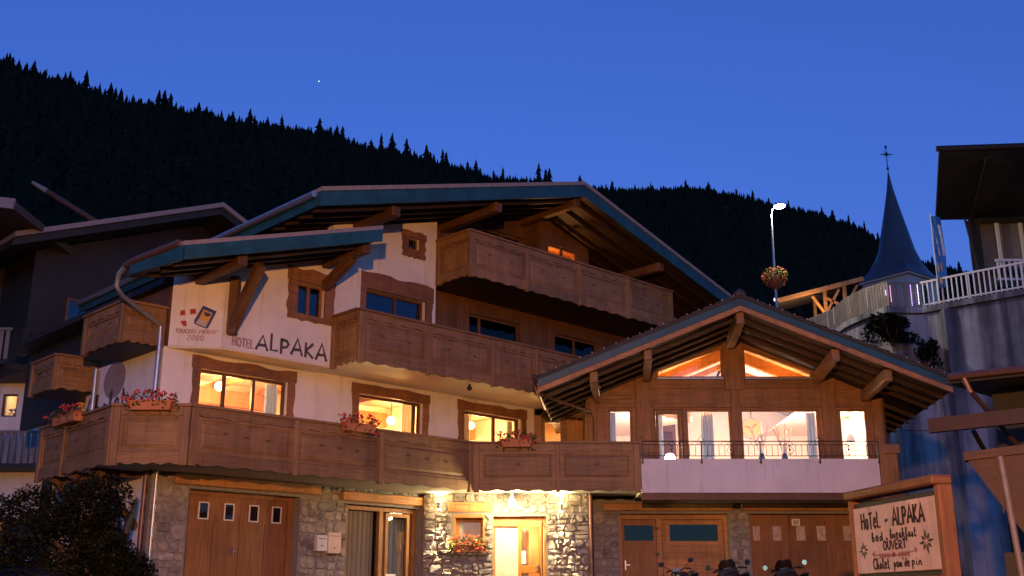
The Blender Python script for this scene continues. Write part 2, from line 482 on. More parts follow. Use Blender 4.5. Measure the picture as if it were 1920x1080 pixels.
def make_trees():
    rnd = random.Random(5)
    kinds = []
    for i in range(7):
        h = 1.0
        V, F = spruce_crown(rnd, h, rnd.choice((.18, .21, .24, .28)), rnd.choice((7, 8, 9)), 10, rnd.uniform(-.03, .03))
        c = MB(); c.V = V; c.F = F
        t = MB(); t.path([(0, 0, -0.05), (0, 0, .5), (0, 0, .98)], [.02, .014, .003], 5)
        kinds.append((c, t))
    protos = []
    def proto(i):
        c, t = kinds[i]
        e = thing('spruce_tree', 'dark spruce on the mountain ridge, silhouetted against the blue sky', 'spruce', (0, 0, 0), 'spruces along the mountain ridge', local=True)
        MBc = MB(); MBc.V = c.V; MBc.F = c.F
        t.build('trunk', 'bark', e, recalc=False); MBc.build('crown', 'spruce', e, recalc=False)
        return e
    tall = [(-27.02, 25.81), (-26.19, 25.32), (-25.21, 25.37), (-24.62, 25.25), (-24.05, 25.48), (-23.23, 25.67), (-22.55, 25.14), (-21.48, 25.05), (-20.84, 24.88), (-19.23, 25.32), (-18.9, 25.2), (-17.43, 24.89),
            (-16.73, 24.68), (-15.59, 24.7), (-14.66, 24.93), (-12.91, 24.75), (-10.85, 24.78), (-9.86, 24.49), (-9.56, 24.46), (-7.93, 23.87), (-7.4, 24.25), (-6.75, 24.28), (-5.96, 24.02), (-4.83, 23.73),
            (-3.93, 23.53), (-3.7, 23.4), (-2.02, 23.02), (-0.51, 22.65), (1.51, 22.83), (1.9, 22.55), (2.11, 22.6), (3.81, 22.19), (5.59, 21.86), (7.75, 21.69), (9.66, 21.7), (10.87, 21.52), (12.37, 21.08), (13.22, 20.94),
            (14.04, 20.47), (15.07, 20.32), (16.77, 19.76), (17.3, 19.58), (18.09, 19.28), (18.86, 18.88), (19.47, 18.23), (21.98, 16.8), (23.2, 16.37)]
    spots = []
    for az, el in tall:
        p = slope_pt(az, 0.985); D = math.hypot(p.x, p.y)
        spots.append((p, max(9, D * math.tan(R(el)) + .2 - p.z), 1.0))
    az = -28.5
    while az < 25:
        t = rnd.uniform(.965, 1.0)
        p = slope_pt(az, t)
        spots.append((p, rnd.choice((9, 10, 11, 12, 13, 14, 16, 18, 20)) * rnd.uniform(.85, 1.15) * (1.3 - .3 * smooth01((az + 22) / 18)), 1.0)); az += rnd.uniform(.16, .40)
    used = {}
    for p, h, w in spots:
        i = rnd.randrange(len(kinds))
        if i not in used: used[i] = e = proto(i)
        else: e = copy_tree(used[i])
        e.location = p; e.rotation_euler = (0, 0, rnd.random() * 6.28); k = rnd.uniform(.75, 1.15)
        e.scale = (h * k, h * k, h)
        e['label'] = ('tall ' if h > 13 else 'low ' if h < 8 else '') + ('broad' if k > .97 else 'narrow') + ' dark spruce on the mountain ridge, silhouetted against the blue sky'
    # the wood on the slope below reads as one mass
    m = MB()
    small = [spruce_crown(rnd, 1.0, rnd.uniform(.19, .27), 5, 7) for _ in range(8)]
    for q in range(15000):
        a = rnd.uniform(-36, 34); t = rnd.uniform(0.02, 1.0) ** 0.8
        p = slope_pt(a, min(t, .985)); h = rnd.uniform(9, 20) * (1 - .35 * smooth01((t - .9) / .09)); V, F = rnd.choice(small); n = len(m.V)
        ca, sa = math.cos(q), math.sin(q); k = h * rnd.uniform(.8, 1.2)
        m.V += [(p.x + (v[0] * ca - v[1] * sa) * k, p.y + (v[0] * sa + v[1] * ca) * k, p.z - .5 + v[2] * h) for v in V]
        m.F += [tuple(i + n for i in f) for f in F]
    for q in range(5200):                                   # close ranks just below the ridge
        a = rnd.uniform(-31, 29); p = slope_pt(a, rnd.uniform(.955, .998)); h = rnd.choice((9, 10, 11, 12, 13, 15, 16)) * rnd.uniform(.85, 1.2); V, F = rnd.choice(small); n = len(m.V); k = h * rnd.uniform(.7, 1.0)
        ca, sa = math.cos(q), math.sin(q); m.V += [(p.x + (v[0] * ca - v[1] * sa) * k, p.y + (v[0] * sa + v[1] * ca) * k, p.z - .5 + v[2] * h) for v in V]; m.F += [tuple(i + n for i in f) for f in F]
    m.build('forest', 'spruce', recalc=False, kind='stuff', label='dense dark spruce forest covering the mountain slope', cat='forest')
make_trees()
st = MB(); sv = Vector((-0.171, 0.878, 0.4475)).normalized() * 6000
st.ball(tuple(sv), 2.4, 6).build('star', 'star_light', kind='structure')

# ------------------------------------------------------------ the hotel
hotel = thing('hotel', 'large wooden alpine hotel with carved balconies, stone ground floor and lit windows', 'hotel', (-2.0, 30.0, 0.0))
def part(m, name, mat, parent=hotel, **k): return m.build(name, mat, parent, **k)

def wavy(a0, a1, c, amp, seed, n=10):
    rnd = random.Random(seed); ph = rnd.random() * 6
    return [(a0 + (a1 - a0) * i / n, c + amp * (math.sin(ph + i * 1.3) * .6 + rnd.uniform(-.5, .5))) for i in range(n + 1)]
def surround(tf, a0, a1, c0, c1, b, seed, top=.24, side=.17, bottom=0.0, parent=hotel, mat='slab_wood'):
    """live-edge boards round an opening; the lintel is the part, the other boards its pieces"""
    up = wavy(a0 - side - .03, a1 + side + .03, c1 + top, .035, seed)
    m = MB(tf); m.plate([(a0 - side - .03, c1), (a1 + side + .03, c1)] + up[::-1], b, b + .06)
    lin = part(m, 'window_surround', mat, parent)
    for sgn in (-1, 1):
        ae = a0 if sgn < 0 else a1
        edge = [(ae + sgn * (side + d - 0), c) for c, d in [(q[0], q[1]) for q in wavy(c0 - bottom, c1 - .002, 0, .03, seed + 7 + sgn)]]
        poly = [(ae, c0 - bottom), *edge, (ae, c1 - .002)]
        m = MB(tf); m.plate(poly, b, b + .055); m.build('jamb_board', mat, lin)
    if bottom:
        lo = wavy(a0 + .0, a1 - .0, c0 - bottom, .03, seed + 3)
        m = MB(tf); m.plate([(a1, c0), (a0, c0)] + lo, b, b + .058); m.build('sill_board', mat, lin)
    return lin
def window(tf, a0, a1, c0, c1, b, splits=(), bars=(), parent=hotel, fmat='larch_dark', gmat='window_glass', fw=.06, depth=.07, name='window'):
    m = MB(tf)
    m.box(a0, a1, b - depth, b, c1 - fw, c1); m.box(a0, a1, b - depth, b, c0, c0 + fw)
    xs = [a0] + list(splits) + [a1]
    m.box(a0, a0 + fw, b - depth + .001, b - .001, c0 + fw, c1 - fw); m.box(a1 - fw, a1, b - depth + .001, b - .001, c0 + fw, c1 - fw)
    for x in splits: m.box(x - fw * .6, x + fw * .6, b - depth + .001, b - .001, c0 + fw, c1 - fw)
    for z in bars: m.box(a0 + fw, a1 - fw, b - depth + .01, b - .01, z - fw * .35, z + fw * .35)
    w = part(m, name, fmat, parent)
    for x0, x1 in zip(xs, xs[1:]):
        l = x0 + (fw if x0 == a0 else fw * .6); r = x1 - (fw if x1 == a1 else fw * .6)
        g = MB(tf); g.box(l, r, b - depth * .6, b - depth * .6 + .008, c0 + fw, c1 - fw); g.build('pane', gmat, w)
    return w
def curtain(tf, a0, a1, c0, c1, b, mat, parent, folds=7):
    m = MB(tf); n = folds * 4; top = []
    for i in range(n + 1):
        a = a0 + (a1 - a0) * i / n; d = .035 * math.sin(i * math.pi / 2 + .4)
        m.V += [m.tf(a, b + d, c0), m.tf(a, b + d, c1), m.tf(a, b + d - .012, c0), m.tf(a, b + d - .012, c1)]
    for i in range(n):
        k = i * 4; m.F += [(k, k + 4, k + 5, k + 1), (k + 2, k + 3, k + 7, k + 6), (k + 1, k + 5, k + 7, k + 3), (k, k + 2, k + 6, k + 4)]
    return m.build('curtain', mat, parent, smooth=True, recalc=False)
def rect(a0, a1, c0, c1): return [(a0, c0), (a1, c0), (a1, c1), (a0, c1)]
def mainz(s): return 11.25 - 0.291 * abs(s - 3.19)
def lowz(s): return 6.90 + 0.312 * (s + 8.13)
ZS = 5.44                                                   # underside of the jettied upper floor

# --- plastered walls
m = MB(FM); m.plate(rect(-7.15, 3.80, 2.9, ZS), -1.95, -1.70, [rect(-6.29, -4.12, 3.35, 5.09), rect(-2.17, -.20, 3.35, 5.09), rect(1.14, 3.20, 3.35, 5.09)])
part(m, 'lower_wall', 'plaster')
m = MB(FM); m.plate([(-6.2, ZS), (-2.72, ZS), (-2.72, mainz(-2.72) - .42), (-3.55, mainz(-3.55) - .42), (-3.6, 8.0), (-6.2, 7.25)], -1.25, -1.0, [rect(-4.45, -3.72, 6.5, 7.26)])
part(m, 'upper_wall', 'plaster')
m = MB(FM); m.plate([(-2.715, ZS), (-.22, ZS), (-.22, mainz(-.22) - .41), (-2.715, mainz(-2.715) - .41)], -1.5, -1.25, [rect(-1.17, -.80, 8.84, 9.15), rect(-2.41, -.56, 5.9, 7.56)])
part(m, 'upper_wall', 'plaster')
f, L = frame(FM(-7.10, -1.62, 0), FM(-6.2, -1.0, 0))
m = MB(f); m.plate(rect(0, L - .01, ZS, 7.3), -.2, 0)
part(m, 'corner_wall', 'plaster')
m = MB(FS); m.plate(rect(-5.4, -1.96, 0, ZS), -7.15, -6.95); part(m, 'side_wall', 'plaster')
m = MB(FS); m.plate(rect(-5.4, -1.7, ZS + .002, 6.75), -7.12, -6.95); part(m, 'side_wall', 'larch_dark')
m = MB(FM); m.box(-7.3, -3.3, -10.5, -1.66, 6.76, 6.9); part(m, 'side_roof', 'old_wood')
m = MB(FS); m.plate(rect(-10.5, -5.4, 4.7, 6.75), -6.75, -6.6); part(m, 'side_wall', 'old_wood')
m = MB(FS); m.plate(rect(-10.5, -5.4, 0, 4.69), -4.6, -4.4); part(m, 'side_wall', 'old_wood')
m = MB(FM); m.box(-6.95, -4.4, -5.5, -5.41, 0, 6.75); part(m, 'rear_return', 'old_wood')
m = MB(FS); m.plate(rect(-10.5, -1.55, 6.9, 9.0), -3.4, -3.2); part(m, 'side_wall', 'larch_dark')
# jetty underside
slab([FM(-7.08, -1.66, 0)[:2], FM(-6.2, -1.02, 0)[:2], FM(-3.46, -1.02, 0)[:2], FM(-3.46, -1.9, 0)[:2], FM(-7.08, -1.9, 0)[:2]], ZS - .03, ZS, 'jetty_soffit', 'soffit_plaster', hotel)

# --- boarded wall behind the upper balconies
m = MB(FM); m.plate([(-.22, ZS), (9.8, ZS), (9.8, mainz(9.8) - .41), (3.19, mainz(3.19) - .41), (-.22, mainz(-.22) - .41)], -1.95, -1.70,
                    [rect(1.32, 3.19, 5.75, 7.72), rect(4.57, 6.4, 5.75, 7.72), rect(1.77, 3.30, 8.35, 10.26)])
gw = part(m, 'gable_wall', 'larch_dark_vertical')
def boards(s0, s1, z0, zt):
    s = s0
    while s < s1 - .05:
        w = min(.26, s1 - s); b = MB(FM); za, zb = zt(s), zt(s + w)
        if min(za, zb) > z0 + .05:
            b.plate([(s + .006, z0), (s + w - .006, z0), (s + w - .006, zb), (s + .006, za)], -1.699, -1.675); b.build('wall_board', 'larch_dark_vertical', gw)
        s += w
boards(-.20, 1.30, 5.5, lambda s: 8.02); boards(3.21, 4.55, 5.5, lambda s: 8.02); boards(6.42, 8.6, 5.5, lambda s: 8.02)
boards(1.32, 3.19, 7.74, lambda s: 8.02); boards(4.57, 6.4, 7.74, lambda s: 8.02)
boards(-.20, 1.75, 8.4, lambda s: mainz(s) - .46); boards(5.32, 9.0, 8.4, lambda s: mainz(s) - .46)
boards(1.77, 3.30, 10.28, lambda s: mainz(s) - .46)

# --- windows of the main front
surround(FM, -6.29, -4.12, 3.5, 5.09, -1.70, 1); w1 = window(FM, -6.29, -4.12, 3.35, 5.09, -1.80, (-5.64, -4.92))
curtain(FM, -4.52, -4.2, 3.4, 5.05, -1.99, 'grey_blue_curtain', w1, 4)
surround(FM, -2.17, -.20, 3.5, 5.09, -1.70, 2); w2 = window(FM, -2.17, -.20, 3.35, 5.09, -1.80, (-.38,))
curtain(FM, -.62, -.26, 3.4, 5.05, -1.99, 'beige_curtain', w2, 4)
surround(FM, 1.14, 3.20, 3.5, 5.09, -1.70, 3); w3 = window(FM, 1.14, 3.20, 3.35, 5.09, -1.80, (2.32,))
curtain(FM, 1.2, 1.62, 3.4, 5.05, -1.99, 'beige_curtain', w3, 5); curtain(FM, 2.95, 3.16, 3.4, 5.05, -1.99, 'beige_curtain', w3, 3)
surround(FM, -4.45, -3.72, 6.5, 7.26, -1.0, 4, top=.30, side=.24, bottom=.12); window(FM, -4.45, -3.72, 6.5, 7.26, -1.10, (-4.085,), gmat='dark_glass', fmat='slab_wood')
surround(FM, -2.41, -.56, 6.4, 7.56, -1.25, 5, top=.40, side=.20); window(FM, -2.41, -.56, 5.9, 7.56, -1.36, (-1.42,), gmat='dark_glass')
surround(FM, -1.17, -.80, 8.84, 9.15, -1.25, 6, top=.16, side=.17, bottom=.20); window(FM, -1.17, -.80, 8.84, 9.15, -1.34, gmat='dark_glass', fw=.04)
for a0, a1, sp in ((1.32, 3.19, (1.75,)), (4.57, 6.4, (5.45,))):
    w = window(FM, a0, a1, 5.75, 7.72, -1.78, sp, gmat='black_glass', fmat='larch_dark_vertical')
    curtain(FM, a0 + .25, a1 - .3, 5.8, 7.66, -2.02, 'grey_blue_curtain', w, 10)
window(FM, 1.77, 3.30, 8.35, 10.26, -1.78, (2.55,), gmat='black_glass', fmat='larch_dark_vertical')
# boarded bay on the top balcony with the one lit bedroom window
m = MB(FM); m.plate([(3.34, 8.23), (5.30, 8.23), (5.30, mainz(5.30) - .41), (3.34, mainz(3.34) - .41)], -1.12, -1.0, [rect(3.62, 4.82, 8.35, 10.03)]); bay = part(m, 'bay_wall', 'larch_dark_vertical')
for s_ in (3.34, 5.24): b = MB(FM); b.box(s_, s_ + .06, -1.69, -1.121, 8.23, mainz(s_ + .06) - .42); b.build('bay_side', 'larch_dark_vertical', bay)
wl = window(FM, 3.62, 4.82, 8.35, 10.03, -1.04, (4.22,), fmat='larch_dark_vertical', fw=.05)
# dim rooms behind the unlit glass, one lit bedroom
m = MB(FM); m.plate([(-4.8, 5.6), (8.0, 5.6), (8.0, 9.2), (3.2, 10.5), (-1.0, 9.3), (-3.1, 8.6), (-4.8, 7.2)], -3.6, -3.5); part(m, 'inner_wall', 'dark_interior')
rb = MB(FM); rb.box(3.41, 3.45, -1.69, -1.13, 8.25, 10.3); rb.box(5.19, 5.23, -1.69, -1.13, 8.25, 10.3); rb.box(3.41, 5.23, -1.69, -1.125, 10.12, 10.16); rb.box(3.41, 5.23, -1.66, -1.62, 8.25, 10.12)
part(rb, 'bedroom', 'room_wood')
light('bedroom_light', FM(4.2, -1.38, 9.3), 60, (1.0, .42, .12), .06, hotel)

# --- lounge behind the first floor windows
lg = MB(FM); lg.box(-6.94, 3.75, -6.4, -6.3, 3.0, 5.36); lounge = part(lg, 'lounge_wall', 'room_cream')
lg = MB(FM); lg.box(-6.94, 3.75, -6.3, -1.96, 5.37, 5.42); lg.build('ceiling', 'room_cream', lounge)
lg = MB(FM); lg.box(-6.94, 3.75, -6.3, -1.96, 2.985, 3.0); lg.build('floor', 'room_wood', lounge)
for s in (-2.9, .55, 3.72): lg = MB(FM); lg.box(s, s + .06, -6.3, -1.96, 3.0, 5.36); lg.build('partition', 'room_cream', lounge)
for s in (-5.95, -4.6, -3.3, -2.0, -.9, 1.0, 1.9, 2.8): lg = MB(FM); lg.box(s - .07, s + .07, -6.3, -1.97, 5.22, 5.366); lg.build('ceiling_beam', 'room_wood', lounge)
lg = MB(FM); lg.box(-6.9, 3.7, -6.29, -6.24, 3.0, 4.6); lg.build('wainscot', 'room_wood', lounge)
for o in (-4.2,): 
    for s0, s1 in ((-6.9, -2.92), (-2.8, .53), (.62, 3.7)): lg = MB(FM); lg.box(s0, s1, o - .1, o + .1, 4.85, 5.219); lg.build('cross_beam', 'room_wood', lounge)
for nm, s, o, z, pw in (('lounge', -5.1, -3.0, 5.05, 330), ('lounge', .12 - .3, -3.0, 4.82, 260), ('lounge', 2.55, -3.0, 5.0, 260)):
    t = thing('globe_lamp', {-5.1: 'bright globe lamp behind the widest lit window beside the hotel lettering', .12 - .3: 'bright globe lamp behind the single-pane lit window above the flower box', 2.55: 'bright globe lamp behind the lit window next to the inner corner'}[s], 'lamp', FM(s, o, z))
    MB().ball(FM(s, o, z), .10, 10).build('globe', 'bulb_warm', t, smooth=True); MB().path([FM(s, o, z + .09), FM(s, o, 5.372)], .012, 6).build('stem', 'black_iron', t)
    light('globe_light', FM(s, o + .35, z - .25), pw * .85, (1.0, .57, .21), .10, t)
    light('globe_light', FM(s, o - 1.9, z - .4), pw * .7, (1.0, .52, .18), .10, t)

# --- floor slabs of the balconies
slab([(-10.2, 23.86), (-7.62, 20.96), (-6.18, 20.96), (-.90, 26.0), (3.04, 26.0), (3.04, 29.9), FM(3.7, -1.69, 0)[:2], FM(-7.12, -1.69, 0)[:2], FM(-7.14, -4.9, 0)[:2]], 2.87, 2.98, 'balcony_floor', 'soffit_plaster', hotel)
slab([(3.05, 25.93), (8.66, 25.93), (9.2, 26.3), (9.2, 28.35), (3.05, 28.35)], 2.80, 2.975, 'balcony_floor', 'soffit_plaster', hotel)
slab([FM(-3.45, -.02, 0)[:2], FM(8.6, -.02, 0)[:2], FM(8.6, -1.69, 0)[:2], FM(-.2, -1.69, 0)[:2], FM(-.2, -1.9, 0)[:2], FM(-3.45, -1.9, 0)[:2]], ZS - .008, ZS + .14, 'balcony_floor', 'soffit_plaster', hotel)
slab([FM(-.17, -.02, 0)[:2], FM(7.8, -.02, 0)[:2], FM(7.8, -1.67, 0)[:2], FM(-.17, -1.67, 0)[:2]], 8.1, 8.22, 'balcony_floor', 'soffit_wood_shaded', hotel)

# --- carved balcony fronts
def carving(f, a, c, k, parent, seed):
    rnd = random.Random(seed); m = MB(f)
    pts = []
    for i in range(14):
        t = 2 * math.pi * i / 14; r = (.055 if i % 2 == 0 else .022) * rnd.uniform(.8, 1.2) * k
        pts.append((a + r * 1.7 * math.cos(t), c + r * .75 * math.sin(t)))
    m.plate(pts, -.009, .012); m.build('carving', 'larch_dark', parent)
def run(p0, p1, z0, z1, posts, name='balcony', carve=2, ends=(1, 1), seed=0, mat='larch', flowers=True):
    """one straight balcony front; posts are positions along it in metres, ends included"""
    f, L = frame(p0, p1); rnd = random.Random(seed)
    m = MB(f); m.box(-.02, L + .02, -.10, .075, z1 - .05, z1)
    root = part(m, name, mat)                              # the hand rail carries the front
    posts = sorted(posts)
    for i, a in enumerate(posts):
        w = .075 if (i in (0, len(posts) - 1)) else .05
        a0, a1 = a - w, a + w
        if i == 0: a0, a1 = (0.0, 2 * w) if ends[0] else (None, None)
        if i == len(posts) - 1: a0, a1 = (L - 2 * w, L) if ends[1] else (None, None)
        if a0 is None: continue
        b = MB(f); b.box(a0, a1, -.06, .05, z0 - .04, z1 - .052); bevel(b.build('post', 'larch_vertical', root), .012)
    for i in range(len(posts) - 1):
        a0, a1 = posts[i] + .05, posts[i + 1] - .05
        if i == 0: a0 = .15 if ends[0] else 0.0
        if i == len(posts) - 2: a1 = L - .15 if ends[1] else L
        n = 14; ph = rnd.random() * 6
        low = [(a0 + (a1 - a0) * k / n, z1 - .225 + .022 * math.sin(ph + k * 1.9)) for k in range(n + 1)]
        b = MB(f); b.plate([(a1, z1 - .053), (a0, z1 - .053)] + low, -.02, .03); b.build('top_board', mat, root)
        low = [(a0 + (a1 - a0) * k / n, z0 + .022 * math.sin(ph + 1 + k * 1.7)) for k in range(n + 1)]
        b = MB(f); b.plate([(a1, z0 + .22), (a0, z0 + .22)] + low, -.02, .028); b.build('valance_board', mat, root)
        c0, c1 = z0 + .225, z1 - .235
        b = MB(f); b.box(a0, a1, -.03, -.014, z0 + .15, z1 - .1); b.build('backing_board', mat, root)
        # moulded frame and raised field
        fr = MB(f); fr.plate(rect(a0, a1, c0, c1), -.013, .014, [rect(a0 + .07, a1 - .07, c0 + .06, c1 - .05)]); fr.build('panel_frame', mat, root)
        q = .11; x0, x1, y0, y1 = a0 + .10, a1 - .10, c0 + .09, c1 - .08; h = .055
        fd = MB(f)
        fd.add([(x0, -.013, y0), (x1, -.013, y0), (x1, -.013, y1), (x0, -.013, y1), (x0 + h, .008, y0 + h), (x1 - h, .008, y0 + h), (x1 - h, .008, y1 - h), (x0 + h, .008, y1 - h)],
               [(0, 1, 5, 4), (1, 2, 6, 5), (2, 3, 7, 6), (3, 0, 4, 7), (4, 5, 6, 7), (3, 2, 1, 0)]); fd.build('panel', mat, root)
        if flowers:
            mid = (x0 + x1) / 2; cy = (y0 + y1) / 2 + .04; d = (x1 - x0) * .24
            if carve >= 2: carving(f, mid - d, cy + .03, 1.0, root, seed * 31 + i); carving(f, mid + d, cy - .01, 1.0, root, seed * 37 + i)
            if carve in (1, 3) : carving(f, mid, cy, 1.2, root, seed * 41 + i)
    return root
P2 = lambda s, o: FM(s, o, 0)[:2]
A, B, Cc, Dd, Ee = (-10.27, 23.82), (-7.67, 20.90), (-6.18, 20.90), (-.912, 25.92), (3.02, 25.92)
run(A, B, 2.83, 3.98, [0, 1.45, 3.91], seed=1); run(B, Cc, 2.83, 3.98, [0, 1.49], seed=2, carve=0, flowers=False)
run(Cc, Dd, 2.83, 3.98, [0, 2.37, 4.56, 7.28], seed=3, carve=3); run(Dd, Ee, 2.83, 3.98, [0, 1.99, 3.93], seed=4, carve=1)
run(P2(-3.45, -1.0), P2(-3.45, 0), 5.42, 6.62, [0, 1.0], seed=5, carve=0, ends=(1, 0), flowers=False)
run(P2(-3.45, 0), P2(8.4, 0), 5.42, 6.62, [0, 2.02, 4.07, 5.58, 7.83, 9.93, 11.85], seed=6)
run(P2(-.2, -1.25), P2(-.2, 0), 8.08, 9.27, [0, 1.25], seed=7, carve=0, ends=(1, 0), flowers=False)
run(P2(-.2, 0), P2(7.84, 0), 8.08, 9.27, [0, 2.0, 3.99, 6.0, 8.04], seed=8)
# flank balconies
for o0, o1, z0, z1, sd in ((-3.65, -1.75, 5.42, 6.28, 11), (-6.45, -5.0, 4.90, 5.68, 12)):
    run(P2(-8.05, o0), P2(-8.05, o1), z0, z1, [0, o1 - o0], seed=sd, ends=(1, 1)); run(P2(-8.05, o1), P2(-7.14 if o1 > -3 else -6.76, o1), z0, z1, [0, .91 if o1 > -3 else 1.29], seed=sd + 5, ends=(0, 1), flowers=False, carve=0)
    slab([P2(-8.01, o0), P2(-8.01, o1 - .06), P2(-6.76 if o1 < -3 else -7.14, o1 - .06), P2(-6.76 if o1 < -3 else -7.14, o0)], z0 - .02, z0 + .1, 'balcony_floor', 'old_wood', hotel)

# braces under the long balcony on the flank
for o in (-2.2, -3.2, -4.2):
    m = MB(); m.bar(FM(-7.16, o, 1.75), FM(-8.15, o, 2.84), .13, .13); m.bar(FM(-7.16, o, 2.80), FM(-8.2, o, 2.80), .12, .12); part(m, 'brace', 'larch_dark')

# --- ground floor of the main front
gf = MB(FM); gf.plate(rect(-7.15, -.04, -.1, 2.87), -1.95, -1.70, [rect(-6.30, -3.62, -.02, 2.56), rect(-2.35, -.20, -.02, 2.50)]); gf_wall = part(gf, 'stone_wall', 'mortar')
def stones(tf, rects, b, parent, seed, rowh=(.13, .27), wid=(.16, .46), rough=1.0):
    rnd = random.Random(seed)
    def cut(a0, a1, c0, c1):
        """irregular rubble: keep splitting the longer way at uneven places"""
        w, h = a1 - a0, c1 - c0; mw = rnd.uniform(*wid) * 1.25; mh = rnd.uniform(*rowh) * 1.25
        if w > mw and w / mw >= h / mh and w > .16: q = a0 + w * rnd.uniform(.3, .7); return cut(a0, q, c0, c1) + cut(q, a1, c0, c1)
        if h > mh and h > .12: q = c0 + h * rnd.uniform(.3, .7); return cut(a0, a1, c0, q) + cut(a0, a1, q, c1)
        return [(a0, a1, c0, c1)]
    for R_ in rects:
        for x0, x1, y0, y1 in cut(*R_):
            j = .028 * rough; g = .008; x0 += g; x1 -= g; y0 += g; y1 -= g
            if x1 - x0 < .03 or y1 - y0 < .03: continue
            ch = min(x1 - x0, y1 - y0) * rnd.uniform(.12, .32)
            ring = [(x0 + ch, y0), (x1 - ch, y0), (x1, y0 + ch), (x1, y1 - ch), (x1 - ch, y1), (x0 + ch, y1), (x0, y1 - ch), (x0, y0 + ch)]
            ring = [(p + rnd.uniform(-j, j) * .7, q + rnd.uniform(-j, j) * .7) for p, q in ring]
            mx, my = (x0 + x1) / 2, (y0 + y1) / 2; d = rnd.uniform(.02, .065) * rough
            V = [(p, b - .01, q) for p, q in ring] + [(mx + (p - mx) * .86, b + d * rnd.uniform(.5, 1.15), my + (q - my) * .82) for p, q in ring] + [(mx + rnd.uniform(-.03, .03), b + d * 1.1, my + rnd.uniform(-.03, .03))]
            F = [(i, (i + 1) % 8, 8 + (i + 1) % 8, 8 + i) for i in range(8)] + [(8 + i, 8 + (i + 1) % 8, 16) for i in range(8)]
            m = MB(tf); m.add(V, F); m.build('stone', 'stone', parent)
stones(FM, [(-7.14, -6.32, .7, 2.62)], -1.70, gf_wall, 1, wid=(.26, .5), rowh=(.2, .36), rough=.7)
stones(FM, [(-3.60, -2.36, .7, 2.52), (-3.10, -2.56, 2.53, 2.85)], -1.70, gf_wall, 2, wid=(.18, .42), rowh=(.15, .3), rough=.8)
stones(FM, [(-2.5, -.40, 2.78, 2.865)], -1.70, gf_wall, 21, wid=(.12, .3), rowh=(.08, .1), rough=.5)
m = MB(FM); m.box(-6.68, -3.14, -1.72, -1.60, 2.63, 2.85); bevel(part(m, 'lintel', 'lintel_wood'), .02)
m = MB(FM); m.box(-2.53, .22, -1.72, -1.60, 2.56, 2.77); bevel(part(m, 'lintel', 'lintel_wood'), .02)
# double garage door with four little windows
m = MB(FM); m.box(-6.30, -6.16, -2.35, -1.952, 0, 2.56); m.box(-3.76, -3.62, -2.35, -1.952, 0, 2.56); m.box(-6.16, -3.76, -2.35, -1.952, 2.47, 2.56); part(m, 'door_jamb', 'garage_wood')
gd = MB(FM); gd.box(-6.16, -4.925, -2.06, -2.0, 0, 2.47); gd2 = MB(FM); gd2.box(-4.915, -3.76, -2.06, -2.0, 0, 2.47)
gl = part(gd, 'garage_door', 'garage_wood'); gr = part(gd2, 'garage_door', 'garage_wood')
for s in (-5.80, -5.20, -4.60, -4.03):
    par = gl if s < -4.92 else gr
    b = MB(FM); b.plate(rect(s - .12, s + .12, 1.98, 2.34), -2.0, -1.975, [rect(s - .095, s + .095, 2.005, 2.315)]); b.build('window_frame', 'white_paint', par)
    b = MB(FM); b.box(s - .094, s + .094, -2.0, -1.99, 2.006, 2.314); b.build('pane', 'screen_glass', par)
b = MB(FM); b.box(-5.06, -5.03, -2.0, -1.96, 1.25, 1.45); b.box(-5.10, -4.98, -1.965, -1.95, 1.34, 1.36); b.build('handle', 'zinc_pipe', gl)
for s in (-5.55, -4.3):
    b = MB(FM); b.box(s - .008, s + .008, -2.0, -1.994, 0, 1.95); b.build('joint_strip', 'larch_dark_vertical', gl if s < -4.92 else gr)
# shop front with curtained pane and glass door
sf = window(FM, -2.30, -.22, 0, 2.48, -1.85, (-1.25,), fmat='honey_wood_vertical', fw=.09, depth=.12, name='shop_window')
curtain(FM, -2.18, -1.36, .1, 2.38, -2.05, 'beige_curtain', sf, 6)
dr = window(FM, -1.14, -.42, 0, 2.36, -1.82, fmat='honey_wood_vertical', fw=.085, depth=.08, name='glass_door', gmat='window_glass')
curtain(FM, -1.05, -.72, .1, 2.28, -2.05, 'grey_blue_curtain', dr, 3); curtain(FM, -.7, -.3, .1, 2.28, -2.2, 'grey_blue_curtain', dr, 3)
b = MB(FM); b.box(-1.1, -.8, -1.83, -1.815, .88, .96); b.build('letter_plate', 'paper', dr)
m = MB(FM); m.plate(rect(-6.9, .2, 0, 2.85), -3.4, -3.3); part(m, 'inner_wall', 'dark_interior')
# two letter boxes on the pier
def mailbox(s0, s1, z0, z1, mat, label):
    t = thing('letter_box', label, 'letter box', FM((s0 + s1) / 2, -1.62, z0))
    b = MB(FM); b.box(s0, s1, -1.66, -1.52, z0, z1); bevel(b.build('body', mat, t), .012)
    b = MB(FM); b.box(s0 + .04, s1 - .04, -1.519, -1.512, z1 - .09, z1 - .065); b.build('slot', 'grey_metal', t)
    b = MB(FM); b.box((s0 + s1) / 2 - .015, (s0 + s1) / 2 + .015, -1.519, -1.505, z0 + .1, z0 + .14); b.build('lock', 'grey_metal', t)
mailbox(-3.24, -2.97, 1.40, 1.75, 'mail_white', 'small white letter box on the stone pier, the paler of the two')
mailbox(-2.95, -2.60, 1.36, 1.82, 'mail_cream', 'larger cream letter box on the stone pier beside the white one')

